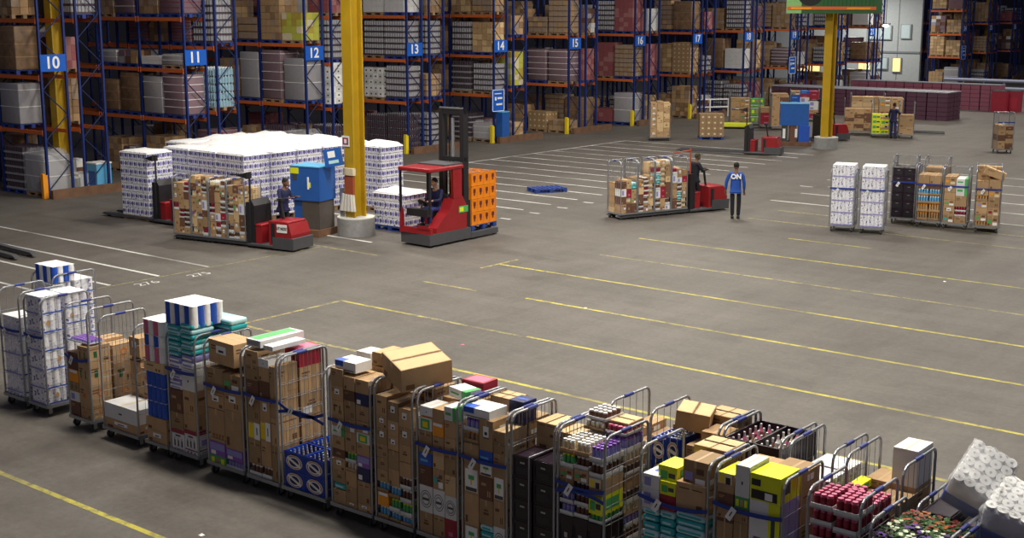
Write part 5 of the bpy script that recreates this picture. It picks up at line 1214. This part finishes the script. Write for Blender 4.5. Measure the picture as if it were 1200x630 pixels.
b = MB(); b.box(-.66, -.4, -.36, .3, .2, .95, DGREY); b.box(-.3, .0, -.36, .3, .2, .95, KD); b.box(-.62, -.5, -.37, -.36, .35, .8, PAPER); b.box(-.06, .04, -.37, -.36, .4, .8, PAPER); b.build('stand', t)
b = MB(); b.box(.1, .6, -.5, .2, .15, .95, BLU); b.build('side_bin', t)
b = MB(); b.box(-1.0, .7, -.55, .3, 0, .2, WOOD); b.build('plinth', t)
fx, fy = g(985, 168)
order_picker('small red truck half hidden behind the far yellow column', (fx-1.6, fy+.6, 0), R(50), forks=1.2)
dist_cage(988, 157, R(25), 3, 'scrap-carton cage', 'wide roll cage of torn cardboard right of the far column', 1.3, ['kr', 'kro', 'krd'], 240, wd=1.5)
dist_cage(1020, 161, R(25), 2, 'yellow far trolley cage', 'roll cage with yellow boxes left of the distant person', 1.15, ['neon2', 'neonp', 'neon2'], 250, wd=.9)
dist_cage(1028, 157, R(25), 2, 'piled far cage', 'high roll cage of mixed goods behind the distant person', 1.85, ['kr', 'krm', 'krl'], 260, wd=1.2)
dist_cage(1052, 162, R(25), 1, 'plain far cage', 'roll cage of brown board just right of the distant person', 1.15, ['kr', 'kr'], 270, wd=.75)
dist_cage(925, 142, R(30), 3, 'white-topped far cage', 'wide roll cage of mixed packs behind the far blue cabinet', 1.7, ['krm', 'whf', 'blu', 'red', 'kr'], 280, wd=1.6)
dist_cage(996, 148, R(30), 3, 'long far cage', 'wide roll cage of open cartons in the far distance', 1.6, ['krf', 'kr', 'krp'], 290, wd=1.8)
for k in range(2): 
    b = MB(); b.box(-1.2, 1.2, -.08, .08, .04, .12, TGRY); tag(b.build('truck_fork', None, (*g(1078, 157-k*1.5), 0), R(15)), 'dark steel fork on the floor right of the distant person%s' % (', farther one' if k else ''), 'fork', 'loose forks')
# crate stacks
def crate_stack(loc, rz, label, m, nl, lid, w_=1.2, d=1.0):
    t = thing('crate_stack', label, 'crate stack', loc, rz, 'stacks of plastic crates'); me = (m, nl)
    if me not in LD: LD[me] = goods(w_, d, .26*nl, nl, 2, 2, m, gap=.03).mesh('crates')
    link('crates', LD[me], t); b = MB(); b.box(-w_/2, w_/2, -d/2, d/2, .26*nl, .26*nl+.05, lid); b.build('lid', t); return t
PLUMC = mat('plum_crate_plastic', (.085, .035, .06), .5); PINKC = mat('faded_maroon_crate_plastic', (.27, .085, .13), .5); GLID = mat('grey_lid', (.22, .22, .26), .5)
for i in range(9):
    for j in range(2):
        crate_stack((-29.05-1.24*i, 74.5+1.05*j, 0), 0, 'dark plum crate stack, %s from the right, %s row' % (ordw(i).replace('lowest', 'first'), ['front', 'back'][j]), PLUMC, 6, GLID)
for i in range(8):
    crate_stack((-29.3-1.24*i, 83.6, 0), 0, 'faded maroon crate stack, %s from the right' % ordw(i).replace('lowest', 'first'), PINKC, 6, GLID)
# barriers
def barrier(p, q, label, m, h=1.1, n=4, wid=.06):
    b = MB(); p, q = Vector((*p, 0)), Vector((*q, 0))
    for z in (h, h*.55): b.cyl(p+Vector((0, 0, z)), q+Vector((0, 0, z)), wid, m, 8)
    for i in range(n): c = p.lerp(q, i/(n-1)); b.cyl(c, c+Vector((0, 0, h)), .05, m, 8)
    tag(b.build('guard_rail', None), label, 'guard rail')
barrier(g(810, 137), g(853, 136), 'white tubular guard rail in the aisle beside rack 17', PAPER, 1.0, 3, .04)
barrier(g(1105, 112), g(1200, 116), 'grey guard rail in front of the upper right racks', mat('grey_rail_paint', (.25, .27, .38), .5), 1.2, 5, .12)
for k, (px, py) in enumerate(((1172, 131), (1186, 131))):
    x, y = g(px, py); b = MB(); b.box(-.45, .45, -.4, .4, 0, 1.25, MAROON); b.box(-.4, .4, -.405, -.4, .2, .9, REDB); b.box(-.45, .45, -.4, .4, 1.25, 1.3, DGREY)
    tag(b.build('steel_bin', None, (x, y, 0)), ['red steel bin right of the maroon crate stacks', 'dark red steel bin at the far right edge'][k], 'bin')
x, y = g(1182, 128); b = MB(); b.box(-.4, .4, -.1, .1, 0, 2.1, WH); b.box(-.35, .35, -.11, -.1, 1.2, 2.0, PAPER); tag(b.build('white_panel', None, (x+.6, y+3, 0)), 'white upright panel at the far right edge', 'panel')
# green overhead banner
t = thing('overhead_banner', 'green overhead banner with orange stripe above the far column', 'banner', (-26.85, 55.7, 6.1))
GBAN = mat('green_banner', (.025, .10, .03), .5); GLT = mat('light_green_banner', (.22, .42, .16), .5)
b = MB(); b.box(-2.15, 2.15, -.3, .3, 0, 1.6, GBAN); b.box(-2.15, -1.4, -.31, -.3, 0, 1.6, GLT); b.box(-2.16, -2.15, -.3, .3, 0, 1.6, GLT)
for k in range(14): b.box(-.4+.18*k, -.32+.18*k, -.312, -.3, .3, .8, mat('dark_green_print', (.02, .10, .03), .5))
b.build('panel', t)
b = MB(); b.box(-2.1, 2.15, -.33, -.3, .16, .3, mat('orange_red_print', (.62, .12, .03), .5)); b.box(-1.9, -.9, -.335, -.33, .19, .26, ORA); b.box(.8, 1.9, -.335, -.33, .19, .26, ORA); b.build('stripe', t)
b = MB(); b.disc((-1.0, -.32, .85), (1, 0, 0), (0, 0, 1), .62, .5, TBLK, 24); b.build('wheel_picture', t)
for sx in (-1.8, 1.8): b = MB(); b.cyl((sx, 0, 1.6), (sx, 0, 5.9), .03, GREYT, 6); b.build('hanger', t)
# small hanging lamp
x, z = on_y(1038, 30, 88.0)
t = thing('hanging_lamp', 'small bright lamp in front of the pale office wall', 'lamp', (x, 88.0, z))
LMP = mat('lamp_glow', (1, .98, .92), .4, emit=14); b = MB(); b.ell((0, 0, 0), .22, .12, .10, LMP); b.build('bulb', t); b = MB(); b.cyl((0, 0, .08), (0, 0, 5), .02, DGREY, 6); b.box(-.3, .3, -.14, .14, .08, .14, DGREY); b.build('lamp_holder', t)

# ------------------------------------------------------------------ ground-level clutter in the rack ends
b = MB(); b.box(-.3, .3, -.3, .3, 0, .95, SKY); b.box(-.32, .32, -.32, .32, .95, 1.0, PAPER); b.box(-.2, .2, -.31, -.3, .2, .7, CBLUE); tag(b.build('storage_bin', None, (XE-.45, 24.95+2.35, 0)), 'light blue bin under the rear end of rack ten', 'bin')
b = MB(); b.box(-.45, .45, -.3, .3, 0, .6, WH); b.box(-.3, .1, -.31, -.3, .1, .5, SKY); tag(b.build('storage_bin', None, (XE-1.1, 24.95+1.95, 0)), 'white and blue box under the rear end of rack ten', 'bin')
b = MB(); b.box(-.2, .2, -.2, .35, 0, 1.15, CBLUE); b.box(-.21, .21, -.21, .36, 1.15, 1.2, SKY); tag(b.build('storage_bin', None, (XE+.25, 24.95+5.94*4+.3, .302)), 'upright blue bin under the blue notice at rack fourteen', 'bin')
for k, (px, py, m) in enumerate(((686, 361, PAPER), (542, 404, PINK), (1107, 330, PAPER), (236, 627, PAPER))):
    x, y = g(px, py); b = MB(); b.add([(-.035, -.025, .004), (.03, -.03, .006), (.04, .03, .004), (-.025, .03, .014), (0, 0, .018)], [(0, 1, 4), (1, 2, 4), (2, 3, 4), (3, 0, 4), (0, 3, 2, 1)], m)
    tag(b.build('paper_scrap', None, (x, y, 0)), ['white paper scrap on the floor between two yellow lines', 'pink paper scrap on the floor behind the round-emblem cage', 'white paper scrap on the floor near the right edge', 'crumpled white scrap at the bottom left foreground'][k], 'litter')
def rack_pos(i, dx, dy): return (XE+dx, 24.95+5.94*i+dy)
def shroud_load(i, dx, dy, label, h=1.6, base='brownwrap'):
    x, y = rack_pos(i, dx, dy); t = pallet_load(base, h-.5, (x, y, 0), 0, label, None, PALB)
    b = film_shroud(1.18, .98, h, i+3); o = b.build('plastic_shroud', t); o.location = (0, 0, .15); return t
print('objects', len(bpy.data.objects))

# ------------------------------------------------------------------ cartons past the 300 that show largest go into one object
bpy.context.view_layer.update()
from mathutils.bvhtree import BVHTree
eye = Vector((0, 0, CAM_H)); sc = []; bv = []; bt = []; own = []
for o in col.objects:
    if o.get('category') in ('carton', 'crate', 'paper pack', 'plastic pack', 'tray of jars', 'tray of bottles', 'tray of goods', 'pallet load') or o.name.startswith(('power_unit', 'backrest', 'goods', 'roll_packs', 'jacket', 'trousers')):
        if o.type != 'MESH': continue
        n = len(bv); bv += [o.matrix_world @ Vector(c) for c in o.bound_box]
        for f in ((0,1,2,3),(4,5,6,7),(0,1,5,4),(1,2,6,5),(2,3,7,6),(3,0,4,7)): bt.append(tuple(n+i for i in f)); own.append(o.name)
tree = BVHTree.FromPolygons(bv, bt)
for o in [o for o in col.objects if o.get('category') == 'carton']:
    bb = [o.matrix_world @ Vector(c) for c in o.bound_box]; xs = []; ys = []
    for p in bb:
        v = p - eye; dz = v.dot(FW); xs.append(600 + FOC*v.dot(RT)/dz); ys.append(315 - FOC*v.dot(UP)/dz)
    ar = (min(max(xs), 1200)-max(min(xs), 0))*(min(max(ys), 630)-max(min(ys), 0)) if max(xs) > 0 and min(xs) < 1200 and min(ys) < 630 and max(ys) > 0 else 0
    hit = 0
    if ar > 0:
        lo = Vector(o.bound_box[0]); hi = Vector(o.bound_box[6])
        for a in (.12, .37, .63, .88):
            for c in (.12, .5, .88):
                for q in ((lo.x+(hi.x-lo.x)*a, lo.y, lo.z+(hi.z-lo.z)*c), (hi.x, lo.y+(hi.y-lo.y)*a, lo.z+(hi.z-lo.z)*c), (lo.x+(hi.x-lo.x)*a, lo.y+(hi.y-lo.y)*c, hi.z)):
                    p = o.matrix_world @ Vector(q); d = (p-eye)
                    h = tree.ray_cast(eye, d.normalized(), d.length+.05)
                    if h[2] is not None and own[h[2]] == o.name: hit += 1
    sc.append((ar*hit/36, o))
sc.sort(key=lambda t_: -t_[0])
print('cartons', len(sc), 'visible', sum(1 for a, o in sc if a > 0), 'cut at', sc[299][0] if len(sc) > 299 else None)
bm = bmesh.new(); ms = []; gone = [o for a, o in sc[300:]]
for a, o in sc[300:]:
    me = o.data; n0 = len(bm.faces); v0 = len(bm.verts); bm.from_mesh(me)
    bm.verts.ensure_lookup_table(); bm.faces.ensure_lookup_table(); mw = o.matrix_world
    for v in bm.verts[v0:]: v.co = mw @ v.co
    mp = []
    for m in me.materials:
        if m not in ms: ms.append(m)
        mp.append(ms.index(m))
    for f in bm.faces[n0:]: f.material_index = mp[f.material_index]
bpy.data.batch_remove(gone)
me = bpy.data.meshes.new('carton'); bm.to_mesh(me); bm.free()
for m in ms: me.materials.append(m)
tag(link('carton', me), 'smaller and half hidden cartons deeper in the roll cages and on the trucks', 'carton', kind='stuff')
